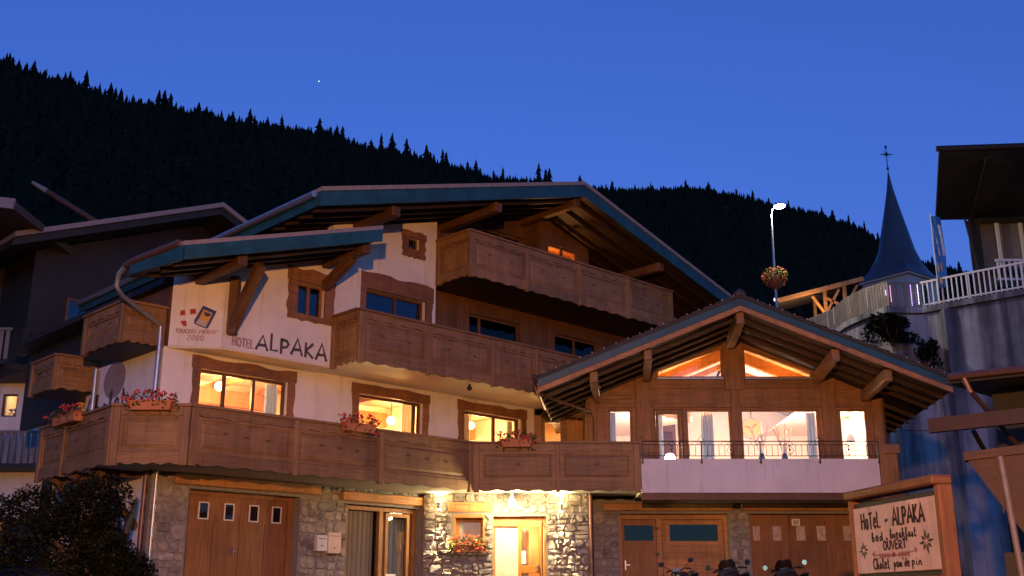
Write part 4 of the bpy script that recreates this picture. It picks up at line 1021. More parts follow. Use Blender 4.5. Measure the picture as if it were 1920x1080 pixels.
# ------------------------------------------------------------ brush lettering: every glyph is a few strokes in a unit cell
def arc(cx, cy, rx, ry, a0, a1, n=9): return [(cx + rx * math.cos(R(a0 + (a1 - a0) * i / n)), cy + ry * math.sin(R(a0 + (a1 - a0) * i / n))) for i in range(n + 1)]
GL = {
 'A': (.80, [[(0, 0), (.42, 1), (.78, 0)], [(.12, .32), (.66, .36)]]), 'L': (.52, [[(.04, 1), (.04, .02), (.5, .04)]]), 'P': (.58, [[(.05, 0), (.05, 1)], [(.0, .98), (.42, .92), (.54, .72), (.40, .5), (.08, .44)]]),
 'K': (.62, [[(.05, 0), (.05, 1)], [(.56, .98), (.08, .46), (.6, 0)]]), 'H': (.62, [[(.05, 0), (.05, 1)], [(.56, 0), (.56, 1)], [(.05, .5), (.56, .52)]]), 'O': (.66, [arc(.33, .5, .29, .49, 90, 450, 14)]),
 'T': (.58, [[(.29, 0), (.29, .98)], [(0, .96), (.58, 1)]]), 'E': (.52, [[(.5, .98), (.05, .96), (.05, .02), (.5, .03)], [(.05, .5), (.42, .52)]]), 'U': (.60, [[(.04, 1), (.06, .3), (.2, .02), (.42, .04), (.54, .3), (.56, 1)]]),
 'V': (.62, [[(0, 1), (.32, 0), (.62, 1)]]), 'R': (.60, [[(.05, 0), (.05, 1), (.42, .94), (.5, .72), (.38, .52), (.08, .48), (.58, 0)]]), 'M': (.82, [[(.03, 0), (.1, 1), (.4, .3), (.7, 1), (.78, 0)]]), 'Y': (.6, [[(0, 1), (.3, .5), (.6, 1)], [(.3, .5), (.28, 0)]]),
 'C': (.58, [arc(.36, .5, .32, .48, 50, 310, 10)]), 'I': (.2, [[(.1, 0), (.1, 1)]]), 'G': (.6, [arc(.34, .5, .3, .48, 50, 330, 10) + [(.58, .45), (.36, .45)]]), '2': (.5, [[(.04, .8), (.2, 1), (.42, .9), (.42, .65), (.03, .02), (.5, .03)]]), '0': (.5, [arc(.25, .5, .21, .48, 90, 450, 12)]),
 '-': (.45, [[(.05, .36), (.36, .44)]]), '.': (.2, [[(.06, .02), (.1, .1)]]), "'": (.18, [[(.1, 1.0), (.04, .78)]]), ' ': (.34, []),
 'o': (.44, [arc(.22, .30, .19, .29, 90, 450, 12)]), 'e': (.46, [[(.05, .32), (.40, .38), (.36, .56), (.2, .62), (.06, .45), (.06, .18), (.2, .01), (.44, .12)]]),
 'b': (.46, [[(.0, .35), (.2, .9), (.16, 1.05), (.07, .95), (.08, .08), (.22, .0), (.38, .15), (.36, .42), (.2, .48)]]), 'd': (.48, [[(.40, .42), (.2, .52), (.05, .3), (.12, .03), (.28, .06), (.40, .3), (.42, 1.0), (.42, .1), (.5, .04)]]),
 'r': (.34, [[(.0, .1), (.08, .5), (.12, .42), (.24, .46), (.22, .1), (.34, .05)]]), 'a': (.46, [[(.38, .42), (.2, .5), (.05, .28), (.12, .03), (.26, .06), (.38, .4), (.38, .08), (.47, .05)]]), 'k': (.46, [[(.05, 0), (.07, 1.05), (.16, 1.0), (.08, .3)], [(.36, .5), (.1, .26), (.28, .2), (.42, 0)]]),
 'f': (.34, [[(.0, .3), (.16, .6), (.24, 1.0), (.14, 1.05), (.12, .6), (.12, -.3), (.22, -.1), (.14, .12), (.34, .2)]]), 's': (.34, [[(.0, .06), (.18, .5), (.28, .18), (.16, .0), (.05, .06)], [(.2, .02), (.34, .1)]]), 't': (.34, [[(.12, .95), (.12, .1), (.22, .02), (.34, .1)], [(0, .62), (.28, .66)]]),
 'h': (.46, [[(.05, 0), (.06, 1.05), (.15, 1.0), (.07, .25), (.22, .5), (.33, .4), (.34, .05), (.44, .03)]]), 'l': (.28, [[(.0, .2), (.18, .8), (.14, 1.05), (.07, .95), (.08, .1), (.16, .02), (.28, .1)]]), 'p': (.44, [[(.07, .5), (.07, -.42)], [(.07, .42), (.22, .52), (.36, .35), (.3, .08), (.1, .06)]]),
 'm': (.62, [[(.04, 0), (.06, .48), (.08, .3), (.2, .5), (.26, .35), (.27, .05), (.3, .35), (.42, .5), (.48, .36), (.49, .05), (.6, .03)]]), 'i': (.24, [[(.08, .48), (.08, .08), (.22, .03)], [(.08, .7), (.1, .76)]]), 'n': (.46, [[(.04, 0), (.06, .48), (.08, .3), (.2, .5), (.32, .42), (.34, .06), (.46, .03)]]), '&': (.4, [[(.38, .02), (.08, .45), (.2, .6), (.26, .45), (.06, .2), (.16, .02), (.36, .26)]]),
}
def stroke(m, pts, w, b0, b1, rnd):
    """a brush stroke: ribbon with a slightly uneven width"""
    n = len(pts); L = []; Rr = []
    for i, (x, y) in enumerate(pts):
        x0, y0 = pts[max(i - 1, 0)]; x1, y1 = pts[min(i + 1, n - 1)]
        dx, dy = x1 - x0, y1 - y0; l = math.hypot(dx, dy) or 1; k = w / 2 * rnd.uniform(.85, 1.15)
        L.append((x - dy / l * k, y + dx / l * k)); Rr.append((x + dy / l * k, y - dx / l * k))
    for i in range(n - 1):
        q = [L[i], L[i + 1], Rr[i + 1], Rr[i]]
        V = [(p[0], b0, p[1]) for p in q] + [(p[0], b1, p[1]) for p in q]
        m.add(V, [(4, 5, 6, 7), (0, 3, 2, 1), (0, 1, 5, 4), (2, 3, 7, 6), (1, 2, 6, 5), (3, 0, 4, 7)])
def text_width(s): return sum(GL[c][0] + .16 for c in s) - .16
def write(tf, s, a0, a1, c0, h, b, weight, name, mat, parent, seed=0, rise=0.0, slant=0.0, jitter=.03):
    rnd = random.Random(seed); k = (a1 - a0) / text_width(s); a = a0
    for ch in s:                                            # every letter is a part of its own
        w, st_ = GL[ch]; dz = rnd.uniform(-jitter, jitter) * h; hh = h * rnd.uniform(1 - jitter, 1 + jitter); m = MB(tf)
        for q in st_: stroke(m, [(a + x * k + y * slant * h, c0 + dz + y * hh + rise * (a + x * k - a0)) for x, y in q], weight, b, b + .006, rnd)
        if st_: m.build('letter', mat, parent, recalc=False)
        a += (w + .16) * k
write(FM, 'HOTEL', -5.97, -5.46, 5.53, .19, -.999, .045, 'lettering', 'letter_faded', hotel, 1)
write(FM, 'ALPAKA', -5.40, -3.58, 5.545, .36, -.999, .062, 'lettering', 'letter_dark', hotel, 4, jitter=.09)
FSm = lambda a, b, c: FM(-7.15 - b, a, c)                   # the flank wall, b outward, a runs towards the front
write(FSm, 'Chalet', -5.25, -3.3, 4.28, .52, .001, .09, 'lettering', 'letter_dark', hotel, 3)
disc = [(-3.95 + .55 * math.cos(i * math.pi / 12), 5.05 + .42 * math.sin(i * math.pi / 12)) for i in range(24)]
MB(FSm).plate(disc, .0008, .003).build('painted_disc', 'brown_disc', hotel)
# crest and inscription on the corner wall
fc2, Lc = frame(FM(-7.10, -1.62, 0), FM(-6.2, -1.0, 0))
write(fc2, 'TOUCREI. MERMY', .12, .95, 5.72, .085, .001, .017, 'inscription', 'letter_red', hotel, 5, slant=.2); write(fc2, '2000', .36, .70, 5.57, .11, .001, .016, 'inscription', 'letter_red', hotel, 6, slant=.15)
def rotp(pts, cx, cy, deg): c, s = math.cos(R(deg)), math.sin(R(deg)); return [(cx + x * c - y * s, cy + x * s + y * c) for x, y in pts]
cr = MB(fc2)
for q in ([(-.16, .06), (-.05, .06), (-.05, .17), (-.14, .17)], [(.05, .06), (.17, .06), (.17, .17), (.05, .17)], [(-.16, -.06), (-.05, -.06), (-.05, -.20), (-.12, -.16), (-.15, -.10)]): cr.plate(rotp(q, .36, 6.06, 10), .001, .007)
crest = cr.build('shield', 'crest_red', hotel)
MB(fc2).plate(rotp([(-.14, -.21), (.12, -.21), (.16, -.18), (.16, .22), (-.15, .22), (-.17, -.15)], .70, 6.07, -22), .002, .010).build('shield_border', 'crest_blue', crest)
MB(fc2).plate(rotp([(-.10, -.16), (.11, -.16), (.11, .15), (-.10, .15)], .70, 6.07, -22), .010, .013).build('shield_field', 'crest_gold', crest)
MB(fc2).plate(rotp([(-.12, -.19), (.12, -.19), (.10, -.10), (.03, -.05), (-.03, -.09), (-.10, -.06)], .70, 6.07, -22), .013, .016).build('shield_mountain', 'crest_grey', crest)
MB(fc2).plate(rotp([(-.05, .05), (.0, .02), (.05, .05), (.11, .12), (.04, .10), (.03, .13), (-.02, .10), (-.08, .13)], .71, 6.07, -22), .013, .017).build('shield_bird', 'crest_blue', crest)
write(FG, 'III', 7.03, 7.15, 2.195, .11, -.254, .022, 'digits', 'letter_black', bpy.data.objects['house_number'], 8)

# ------------------------------------------------------------ flower boxes
def leaf_cloud(m, rnd, n, sample, size, tilt=1.0):
    for _ in range(n):
        x, y, z = sample(); a = rnd.random() * 6.28; e = rnd.uniform(-.9, .9) * tilt; s = size * rnd.uniform(.6, 1.3)
        u = Vector((math.cos(a) * math.cos(e), math.sin(a) * math.cos(e), math.sin(e))) * s
        v = Vector((-math.sin(a), math.cos(a), rnd.uniform(-.6, .6))).normalized() * s * .55
        p = Vector((x, y, z)); k = len(m.V)
        m.V += [tuple(p - u), tuple(p + v), tuple(p + u), tuple(p - v)]; m.F.append((k, k + 1, k + 2, k + 3))
def flower_box(label, p0, p1, z, tmat='terracotta', bmat='blossom_red', seed=0, out=.12, lmat='leaf_green', n=260):
    f, L = frame(p0, p1); rnd = random.Random(seed)
    t = thing('flower_box', label, 'flower box', f(L / 2, out, z), 'flower boxes on the hotel')
    m = MB(f)
    m.add([(.05, out - .09, z), (L - .05, out - .09, z), (L - .05, out + .09, z), (.05, out + .09, z), (0, out - .11, z + .17), (L, out - .11, z + .17), (L, out + .11, z + .17), (0, out + .11, z + .17)],
          [(0, 3, 2, 1), (4, 5, 6, 7), (0, 1, 5, 4), (1, 2, 6, 5), (2, 3, 7, 6), (3, 0, 4, 7)])
    m.box(-.015, L + .015, out - .12, out + .125, z + .155, z + .185); bevel(m.build('trough', tmat, t), .008)
    if seed % 2 == 0:
        for a in (.15 * L, .85 * L): MB(f).box(a - .012, a + .012, out - .14, out + .13, z - .02, z + .0).build('hook', 'black_iron', t)
    def smp():
        a = rnd.uniform(-.10, L + .10); k = rnd.random()
        return f(a, out + rnd.uniform(-.15, .2) * (1.2 - k * .5), z + .15 + k * .24 * (1 - .5 * abs(a / L - .5)) - (.26 * rnd.random() if rnd.random() < .4 else 0))
    g = MB(); leaf_cloud(g, rnd, n, smp, .042); g.build('foliage', lmat, t, recalc=False, kind='stuff')
    b = MB()
    for _ in range(46):
        x, y, q = smp(); q += .03
        for _k in range(4): b.ball((x + rnd.uniform(-.03, .03), y + rnd.uniform(-.03, .03), q + rnd.uniform(-.02, .03)), rnd.uniform(.012, .022), 4)
    b.build('blossoms', bmat, t, recalc=False, kind='stuff')
    return t
def along(p, q, a, b): return (tuple(p[i] + (q[i] - p[i]) * a for i in range(2)), tuple(p[i] + (q[i] - p[i]) * b for i in range(2)))
flower_box('flower box of red geraniums on the angled balcony corner below the crest', *along(B, Cc, .22, .78), 3.83, seed=1)
flower_box('flower box of red geraniums on the long balcony between two lit windows', *along(Cc, Dd, .475, .585), 3.83, seed=2)
flower_box('flower box of dark red geraniums on the balcony near the inner corner', *along(Dd, Ee, .165, .355), 3.83, seed=3)
flower_box('terracotta flower box of red geraniums on the balcony end along the flank wall', *along(A, B, .30, .62), 3.83, seed=4)
flower_box('brightly lit flower box on the sill of the entrance window', (-1.43, YE - .02), (-.66, YE - .02), 1.458, tmat='brown_trough', bmat='blossom_orange', seed=6, out=.06, lmat='leaf_lime')

# ------------------------------------------------------------ street lamp on the near side of the street, lights the front
lx, ly = -3.0, -4.2; lz = ground_z(lx, ly); LT = 3.9
t = thing('street_lamp', 'tall sodium street lamp at the near edge of the street', 'street lamp', (lx, ly, lz))
MB().path([(lx, ly, lz), (lx, ly, lz + 2), (lx, ly, LT - .3), (lx + .4, ly + .25, LT + .1), (lx + 2.2, ly + 1.0, LT + .15)], [.1, .085, .06, .05, .045], 10).build('pole', 'grey_metal', t, smooth=True)
MB().lathe([(.05, .16), (.2, .12), (.24, 0), (.22, -.01)][::-1], (lx + 2.5, ly + 1.15, LT + .03), 12).build('head', 'grey_metal', t, smooth=True)
light('sodium_light', (lx + 2.5, ly + 1.15, LT - .22), 15000, (1.0, .40, .12), .22, t)

# ------------------------------------------------------------ hotel sign by the street
SR, SLp = (5.72, 15.0), (5.28, 17.25)
fs, LS = frame(SLp, SR)                                     # faces the street on its left
t = thing('hotel_sign', 'hand-painted wooden hotel sign in an orange timber frame beside the street', 'sign', fs(LS / 2, -.05, ground_z(5.5, 16.1)))
b = MB(fs); b.box(0, LS, -.035, -.005, .69, 1.665); bevel(b.build('board', 'sign_face', t), .01)
b = MB(fs); b.plate(rect(-.012, LS + .008, .63, 1.735), -.09, -.04); b.build('backing', 'green_board', t)
for a, hw_ in ((-.06, .045), (LS + .075, .065)): b = MB(fs); b.box(a - hw_, a + hw_, -.2, .02, ground_z(5.5, 16.1) - .1, 1.80); bevel(b.build('post', 'sign_frame_vertical', t), .02)
b = MB(fs); b.box(-.14, LS + .09, -.24, .07, 1.80, 1.935); bevel(b.build('cap_beam', 'sign_frame', t), .025)
b = MB(fs); b.box(-.01, LS + .005, -.18, .02, .47, .625); bevel(b.build('base_beam', 'sign_frame', t), .02)
write(fs, 'HoTeL', .24, .80, 1.335, .24, -.003, .036, 'lettering', 'letter_black', t, 11); write(fs, '-', .93, 1.03, 1.33, .24, -.003, .04, 'lettering', 'letter_black', t, 12); write(fs, 'ALPAKA', 1.15, 1.99, 1.34, .25, -.003, .042, 'lettering', 'letter_black', t, 13)
write(fs, 'bed', .52, .83, 1.145, .125, -.003, .024, 'lettering', 'letter_black', t, 14); write(fs, '&', .92, .98, 1.15, .05, -.003, .014, 'lettering', 'letter_black', t, 24); write(fs, 'breakfast', 1.05, 1.74, 1.155, .13, -.003, .022, 'lettering', 'letter_black', t, 15)
write(fs, "OUVERT'", .83, 1.50, 1.01, .125, -.003, .026, 'lettering', 'letter_black', t, 16)
write(fs, 'Chalet', .50, .95, .745, .15, -.003, .024, 'lettering', 'letter_black', t, 17); write(fs, "pom'de", 1.08, 1.50, .76, .12, -.003, .021, 'lettering', 'letter_black', t, 18); write(fs, 'pin', 1.56, 1.82, .77, .12, -.003, .021, 'lettering', 'letter_black', t, 19)
for ca, cc, k in ((.245, 1.03, .13), (1.98, 1.07, .17)):
    b = MB(fs)
    for i in range(8):
        a = R(45 * i + 8); r0, r1 = k * .2, k * (1.0 if i % 2 == 0 else .8); w = k * .17
        c_, s_ = math.cos(a), math.sin(a); pts = [(r0, 0), (r0 + (r1 - r0) * .4, w * .8), (r1, 0), (r0 + (r1 - r0) * .4, -w * .8)]
        b.plate([(ca + (x * c_ - y * s_) * 1.1, cc + x * s_ + y * c_) for x, y in pts], -.004, .002)
    b.build('leaf_motif', 'letter_green', t)
b = MB(fs); rnd = random.Random(4)
stroke(b, [(.50, .965), (.75, .935), (1.1, .92), (1.45, .935), (1.72, .975)], .014, -.004, .002, rnd); stroke(b, [(.58, 1.0), (.50, .965), (.57, .925)], .022, -.004, .002, rnd); stroke(b, [(1.66, 1.0), (1.73, .98), (1.68, .94)], .022, -.004, .002, rnd)
for i in range(9):
    for x0, s_ in ((.72 + i * .035, -1), (1.50 - i * .035, 1)):
        stroke(b, [(x0, .93), (x0 + s_ * .03, .965)], .010, -.004, .002, rnd); stroke(b, [(x0, .93), (x0 + s_ * .03, .90)], .010, -.004, .002, rnd)
for i in range(7): a = R(20 + 23 * i); stroke(b, [(1.1, .91), (1.1 + .06 * math.cos(a), .91 + .06 * math.sin(a))], .02, -.004, .002, rnd)
b.build('garland', 'letter_red', t, recalc=False)

# ------------------------------------------------------------ motorcycles in front of the garage
def wheel(m_t, m_r, y, r=.31):
    n = 20
    for k in range(n):
        a0 = 2 * math.pi * k / n
        for q in range(6):
            b0 = 2 * math.pi * q / 6; rr = r - .055 + .055 * math.cos(b0); m_t.V.append((.05 * math.sin(b0), y + rr * math.cos(a0), r + rr * math.sin(a0)))
    for k in range(n):
        for q in range(6): m_t.F.append((k * 6 + q, k * 6 + (q + 1) % 6, ((k + 1) % n) * 6 + (q + 1) % 6, ((k + 1) % n) * 6 + q))
    for k in range(5):
        a = 2 * math.pi * k / 5; m_r.bar((0, y, r), (0, y + (r - .1) * math.cos(a), r + (r - .1) * math.sin(a)), .035, .03)
    m_r.path([(-.06, y, r), (.06, y, r)], .05, 8)
def loft(secs, n=10):
    """closed body through cross-sections (y, z centre, half width, half height)"""
    m = MB()
    for y, z, w, h in secs:
        for k in range(n): a = 2 * math.pi * k / n; m.V.append((w * math.cos(a), y, z + h * math.sin(a)))
    for i in range(len(secs) - 1):
        for k in range(n): k2 = (k + 1) % n; m.F.append((i * n + k, i * n + k2, (i + 1) * n + k2, (i + 1) * n + k))
    m.F.append(tuple(range(n))); m.F.append(tuple(range((len(secs) - 1) * n, len(secs) * n)))
    return m
def motorcycle(label, loc, yaw, lean, screen, tank='bike_black', hb=.42):
    t = thing('motorcycle', label, 'motorcycle', loc, 'motorcycles parked before the garage', local=True)
    for y in (.72, -.70):
        a, b = MB(), MB(); wheel(a, b, y); w = a.build('tyre', 'bike_tyre', t, smooth=True); b.build('rim', 'grey_metal', w)
    fk = MB()
    for s in (-1, 1): fk.path([(s * .09, .72, .31), (s * .10, .48, .95)], .026, 8)
    fk.build('fork', 'chrome', t)
    loft([(.38, .80, .05, .05), (.28, .84, .15, .12), (.05, .86, .17, .13), (-.12, .82, .12, .09), (-.18, .80, .05, .05)]).build('fuel_tank', tank, t, smooth=True)
    loft([(-.10, .80, .08, .04), (-.25, .79, .14, .05), (-.6, .83, .15, .05), (-.95, .90, .08, .035), (-1.0, .91, .02, .02)]).build('seat', 'bike_black', t, smooth=True)
    loft([(.30, .45, .06, .08), (.2, .46, .17, .18), (-.2, .46, .18, .19), (-.3, .45, .08, .10)], 8).build('engine', 'grey_metal', t, smooth=True)
    fr = MB(); fr.path([(0, .45, .9), (0, .3, .65), (0, -.25, .62), (0, -.9, .80)], .03, 8); fr.path([(0, .4, .85), (0, .3, .3), (0, -.3, .28), (0, -.7, .31)], .028, 8); fr.build('frame', 'bike_black', t)
    ex = MB(); ex.path([(.12, .25, .35), (.16, .0, .22), (.19, -.4, .3), (.2, -.95, .42)], [.025, .03, .05, .05], 8); ex.build('exhaust', 'chrome', t, smooth=True)
    st_ = MB(); st_.path([(-.1, -.05, .3), (-.24, .02, .012)], .014, 6); st_.build('side_stand', 'bike_black', t)
    loft([(-.98, .80, .03, .03), (-1.0, .80, .06, .04), (-1.03, .80, .05, .03)]).build('tail_light', 'crest_red', t, smooth=True)
    h = MB(); h.path([(-hb, .22, 1.02), (-hb * .6, .36, 1.05), (-.1, .44, 1.0), (.1, .44, 1.0), (hb * .6, .36, 1.05), (hb, .22, 1.02)], .015, 8)
    hd = h.build('handlebar', 'bike_black', t)
    for s in (-1, 1):
        g = MB(); g.path([(s * hb * .74, .31, 1.04), (s * hb * 1.02, .215, 1.02)], .021, 8); g.build('grip', 'bike_tyre', hd)
        mz = 1.20 if not screen else 1.13
        mr = MB(); mr.path([(s * hb * .6, .36, 1.06), (s * (hb + .06), .34, mz - .04)], .008, 6)
        mo = mr.build('mirror', 'bike_black', t)
        def fmr(a, b, c, s=s, mz=mz): return (s * (hb + .08) + a, .34 - b, mz + c + b * .1)
        el = [(.062 * math.cos(i * math.pi / 8), .046 * math.sin(i * math.pi / 8)) for i in range(16)]
        if screen: el = [(p * .9, q * 1.25) for p, q in el]
        MB(fmr).plate([(p * 1.12, q * 1.12) for p, q in el], -.03, .0).build('mirror_shell', 'bike_black', mo)
        MB(fmr).plate(el, .001, .004).build('mirror_glass', 'chrome', mo)
    hl = loft([(.50, .90, .05, .05), (.56, .90, .10, .10), (.66, .89, .11, .11), (.70, .89, .09, .09)]); hl.build('headlight', 'bike_black', t, smooth=True)
    MB().box(-.09, .09, .42, .50, 1.0, 1.07).build('instruments', 'grey_metal', t)
    if screen:
        fa = loft([(.36, .96, .24, .10), (.5, .94, .25, .14), (.72, .88, .16, .13), (.85, .82, .05, .06)]); fa.build('fairing', 'bike_black', t, smooth=True)
        sc = MB(); n = 8
        for j, (z, y, w) in enumerate(((1.04, .58, .21), (1.16, .52, .19), (1.25, .46, .13))):
            for i in range(n + 1):
                q = -1 + 2 * i / n; sc.V.append((q * w, y - .10 * q * q, z)); 
        for j in range(2):
            for i in range(n): k = j * (n + 1) + i; sc.F.append((k, k + 1, k + n + 2, k + n + 1))
        so_ = sc.build('windscreen', 'screen_glass', t, smooth=True, recalc=False); md = so_.modifiers.new('thick', 'SOLIDIFY'); md.thickness = .006
        tc = loft([(-.72, 1.02, .10, .09), (-.75, 1.02, .2, .13), (-1.05, 1.02, .2, .13), (-1.08, 1.02, .1, .09)], 12) ; 
    t.rotation_euler = (0, R(lean), R(yaw))
    return t
motorcycle('unfaired black motorcycle with raised oval mirrors before the honey-coloured planks', (3.94, 25.15, .0), 8, -9, False, hb=.27)
motorcycle('black touring motorcycle with windscreen and round mirrors before the stone pier', (5.04, 25.05, .0), 4, -8, True, hb=.38)
motorcycle('black touring motorcycle with windscreen before the wide garage door', (6.32, 25.05, .0), 4, -8, True, hb=.38)

# ------------------------------------------------------------ the terrace, its retaining wall and what stands on it
ZT = 12.48
TE = [(30.0, 37.0), (25.0, 39.5), (20.6, 42.1), (18.9, 43.6), (17.5, 45.0), (16.6, 45.0), (16.0, 44.9), (15.35, 46.0), (15.0, 47.5), (14.95, 49.5), (14.2, 51.5), (12.0, 56.0), (9.0, 62.0)][::-1]
t = thing('retaining_wall', 'tall stained concrete retaining wall under the church terrace', 'wall', (20, 42.5, 0))
for i, (p, q) in enumerate(zip(TE, TE[1:])):
    f, L = frame(p, q); lower = MB(f); lower.box(0, L + .02, -.6, 0, -.5, 7.2); lower.build('wall_block', 'stained_concrete', t)
    up_ = MB(f); up_.box(0, L + .02, -.6, -.02, 7.23, ZT - .25); up_.build('wall_block', 'stained_concrete', t)
    cp = MB(f); cp.box(-.02, L + .04, -.7, .12, ZT - .248, ZT); cp.build('coping', 'stained_concrete', t)
for x0, y0 in ((18.0, 44.45), (21.9, 41.35)): MB().box(x0, x0 + .5, y0 - .45, y0 + .2, -.4, ZT - .3).build('buttress', 'stained_concrete', t)
slab([(9, 62), *TE, (60, 37), (60, 130), (9, 130)], ZT - .3, ZT - .02, 'terrace', 'asphalt', kind='structure')
t = thing('railing', 'white wooden railing with upright slats round the church terrace', 'railing', (17.5, 45, ZT))
rnd = random.Random(8)
for i, (p, q) in enumerate(zip(TE, TE[1:])):
    f, L = frame(p, q); dense = i < 8
    MB(f).box(0, L + .03, -.13, -.05, ZT + 1.08, ZT + 1.16).build('hand_rail', 'white_paint' if not dense else 'grey_slat', t)
    MB(f).box(0, L + .02, -.11, -.07, ZT + .10, ZT + .16).build('bottom_rail', 'white_paint' if not dense else 'grey_slat', t)
    step = .145 if dense else .21; a = .05
    while a < L:
        w = .115 if dense else .055; b = MB(f); b.box(a, a + w, -.07 if dense else -.11, -.045 if dense else -.07, ZT + .06, ZT + 1.079); b.build('slat', 'grey_slat' if dense else 'white_paint', t); a += step
# light strips hanging on the railing
def led_strip(px, py, z0, z1, mat, label, dots=0):
    s = thing('light_strip', label, 'light strip', (px, py, z0), 'light strips on the terrace railing')
    MB().path([(px, py, z0), (px, py, z1)], .008, 6).build('cable', 'white_paint', s)
    n = dots or 14
    for k in range(n): MB().ball((px, py, z0 + (z1 - z0) * (k + .5) / n), .018, 5).build('diode', mat, s)
led_strip(17.33, 44.86, ZT + .1, ZT + 1.0, 'led_white', 'white light strip hanging at the corner of the terrace railing')
led_strip(17.05, 44.9, ZT + .05, ZT + 1.0, 'led_purple', 'purple light strip hanging near the corner of the terrace railing')
led_strip(16.15, 44.83, ZT + .2, ZT + .95, 'led_pink', 'pink dotted light strip hanging below the church tower')
led_strip(15.95, 44.85, ZT + .5, ZT + .75, 'led_purple', 'short purple light strip hanging beside the pink one', 5)
for k, (x, y) in enumerate(((15.45, 45.65), (15.05, 46.9), (14.85, 48.6), (14.8, 49.4))): led_strip(x - .08, y - .08, ZT + .2, ZT + 1.0, 'grey_slat' if k % 2 else 'white_paint', ['pale unlit light strip where the railing bends back', 'pale unlit light strip on the grey slats left of the bend', 'pale unlit light strip on the far run of slats', 'last pale unlit light strip on the far run of slats'][k], 8)
# shrubs hanging over the wall
def shrub(name, label, cat, c, rx, ry, rz, n, size, mat, seed, stems=5, base=None):
    rnd = random.Random(seed); t = thing(name, label, cat, (c[0], c[1], base if base is not None else c[2] - rz))
    lobes = [(rnd.uniform(-.6, .6), rnd.uniform(-.6, .6), rnd.uniform(-.5, .6), rnd.uniform(.35, .6)) for _ in range(9)]
    def smp():
        l = rnd.choice(lobes); v = Vector((rnd.gauss(0, 1), rnd.gauss(0, 1), rnd.gauss(0, 1))).normalized() * l[3] * rnd.uniform(.55, 1.05)
        return (c[0] + (l[0] + v.x) * rx, c[1] + (l[1] + v.y) * ry, c[2] + (l[2] + v.z) * rz)
    g = MB(); leaf_cloud(g, rnd, n, smp, size); g.build('foliage', mat, t, recalc=False, kind='stuff')
    z0 = base if base is not None else c[2] - rz
    for k in range(stems):
        l = lobes[k]; b = MB(); b.path([(c[0] + rnd.uniform(-.1, .1), c[1] + rnd.uniform(-.1, .1), z0), (c[0] + l[0] * rx * .5, c[1] + l[1] * ry * .5, (z0 + c[2]) / 2), (c[0] + l[0] * rx, c[1] + l[1] * ry, c[2] + l[2] * rz)], [.05, .035, .012], 6); b.build('stem', 'bark', t)
    return t
shrub('wall_shrub', 'dark shrub hanging over the concrete wall below the light strips', 'shrub', (15.9, 44.35, ZT - 1.15), 1.3, .55, .62, 3000, .085, 'bush_leaf', 21, base=ZT - 1.8)
shrub('wall_shrub', 'small dark shrub growing low on the concrete wall face', 'shrub', (17.2, 44.3, ZT - 2.4), .55, .5, .9, 900, .09, 'bush_leaf', 22, base=ZT - 3.3)
# street lamp with the flower basket
px, py = 11.30, 45.0
gz = ground_z(px, py)
t = thing('street_lamp', 'lit white street lamp on a thin pole carrying a flower basket', 'street lamp', (px, py, gz))
MB().path([(px, py, gz - .1), (px, py, 14.2), (px + .03, py, 16.7)], [.07, .06, .035], 8).build('pole', 'grey_metal', t, smooth=True)
MB().path([(px + .03, py, 16.65), (px + .1, py, 16.98), (px + .3, py - .05, 17.06)], .03, 8).build('arm', 'grey_metal', t, smooth=True)
MB().lathe([(.02, .10), (.16, .07), (.27, 0), (.26, -.015)][::-1], (px + .42, py - .05, 17.1), 14).build('head', 'grey_metal', t, smooth=True)
MB().lathe([(.24, 0), (.2, -.07), (.1, -.11), (.01, -.12)], (px + .42, py - .05, 17.09), 14).build('lens', 'bulb_white', t, smooth=True)
light('lamp_light', (px + .42, py - .1, 16.86), 1200, (1.0, .80, .5), .08, t)
t = thing('flower_basket', 'round flower basket with orange and red blossoms on the street lamp pole', 'flower basket', (px, py - .1, 13.3))
rnd = random.Random(31)
MB().lathe([(.10, 0), (.30, .12), (.40, .32), (.42, .36)], (px, py, 13.30), 14).build('bowl', 'brown_trough', t, smooth=True)
def smp2():
    v = Vector((rnd.gauss(0, 1), rnd.gauss(0, 1), rnd.gauss(0, 1))).normalized() * rnd.uniform(.55, 1.0); return (px + v.x * .60, py + v.y * .6, 13.84 + v.z * .44)
g = MB(); leaf_cloud(g, rnd, 700, smp2, .06); g.build('foliage', 'leaf_lime', t, recalc=False, kind='stuff')
b = MB()
for _ in range(130): b.ball(smp2(), rnd.uniform(.03, .055), 4)
b.build('blossoms', 'blossom_orange', t, recalc=False, kind='stuff')
# open timber shelter on the terrace
t = thing('shelter', 'lit open timber shelter with a shallow roof behind the terrace railing', 'shelter', (22, 75, ZT))
gzs = ZT - .02
MB().bar((18.6, 75, 20.72), (24.6, 75, 22.32), 3.2, .16).build('roof', 'roof_tile', t)
MB().bar((18.5, 73.3, 20.72), (24.6, 73.3, 22.32), .12, .30).build('verge_board', 'honey_wood', t)
for a, b_ in (((21.9, 73.6, gzs), (21.9, 73.6, 21.55)), ((23.3, 73.6, gzs), (23.3, 73.6, 21.95)), ((21.9, 76.3, gzs), (21.9, 76.3, 21.55)), ((24.2, 76.3, gzs), (24.2, 76.3, 22.1))): MB().bar(a, b_, .2, .2).build('post', 'honey_wood', t)
for a, b_ in (((21.9, 73.55, 19.7), (21.0, 73.55, 21.1)), ((21.9, 73.55, 19.9), (22.9, 73.55, 21.6)), ((22.9, 73.55, 20.5), (21.9, 73.55, 21.0)), ((23.3, 73.55, 20.4), (24.2, 73.55, 21.9))): MB().bar(a, b_, .14, .16).build('brace', 'honey_wood', t)
light('shelter_light', (20.5, 72.4, 19.6), 420, (1.0, .62, .25), .2, t)
MB().ball((18.2, 72.6, 20.6), .14, 6).build('bulb', 'far_lamp', t)
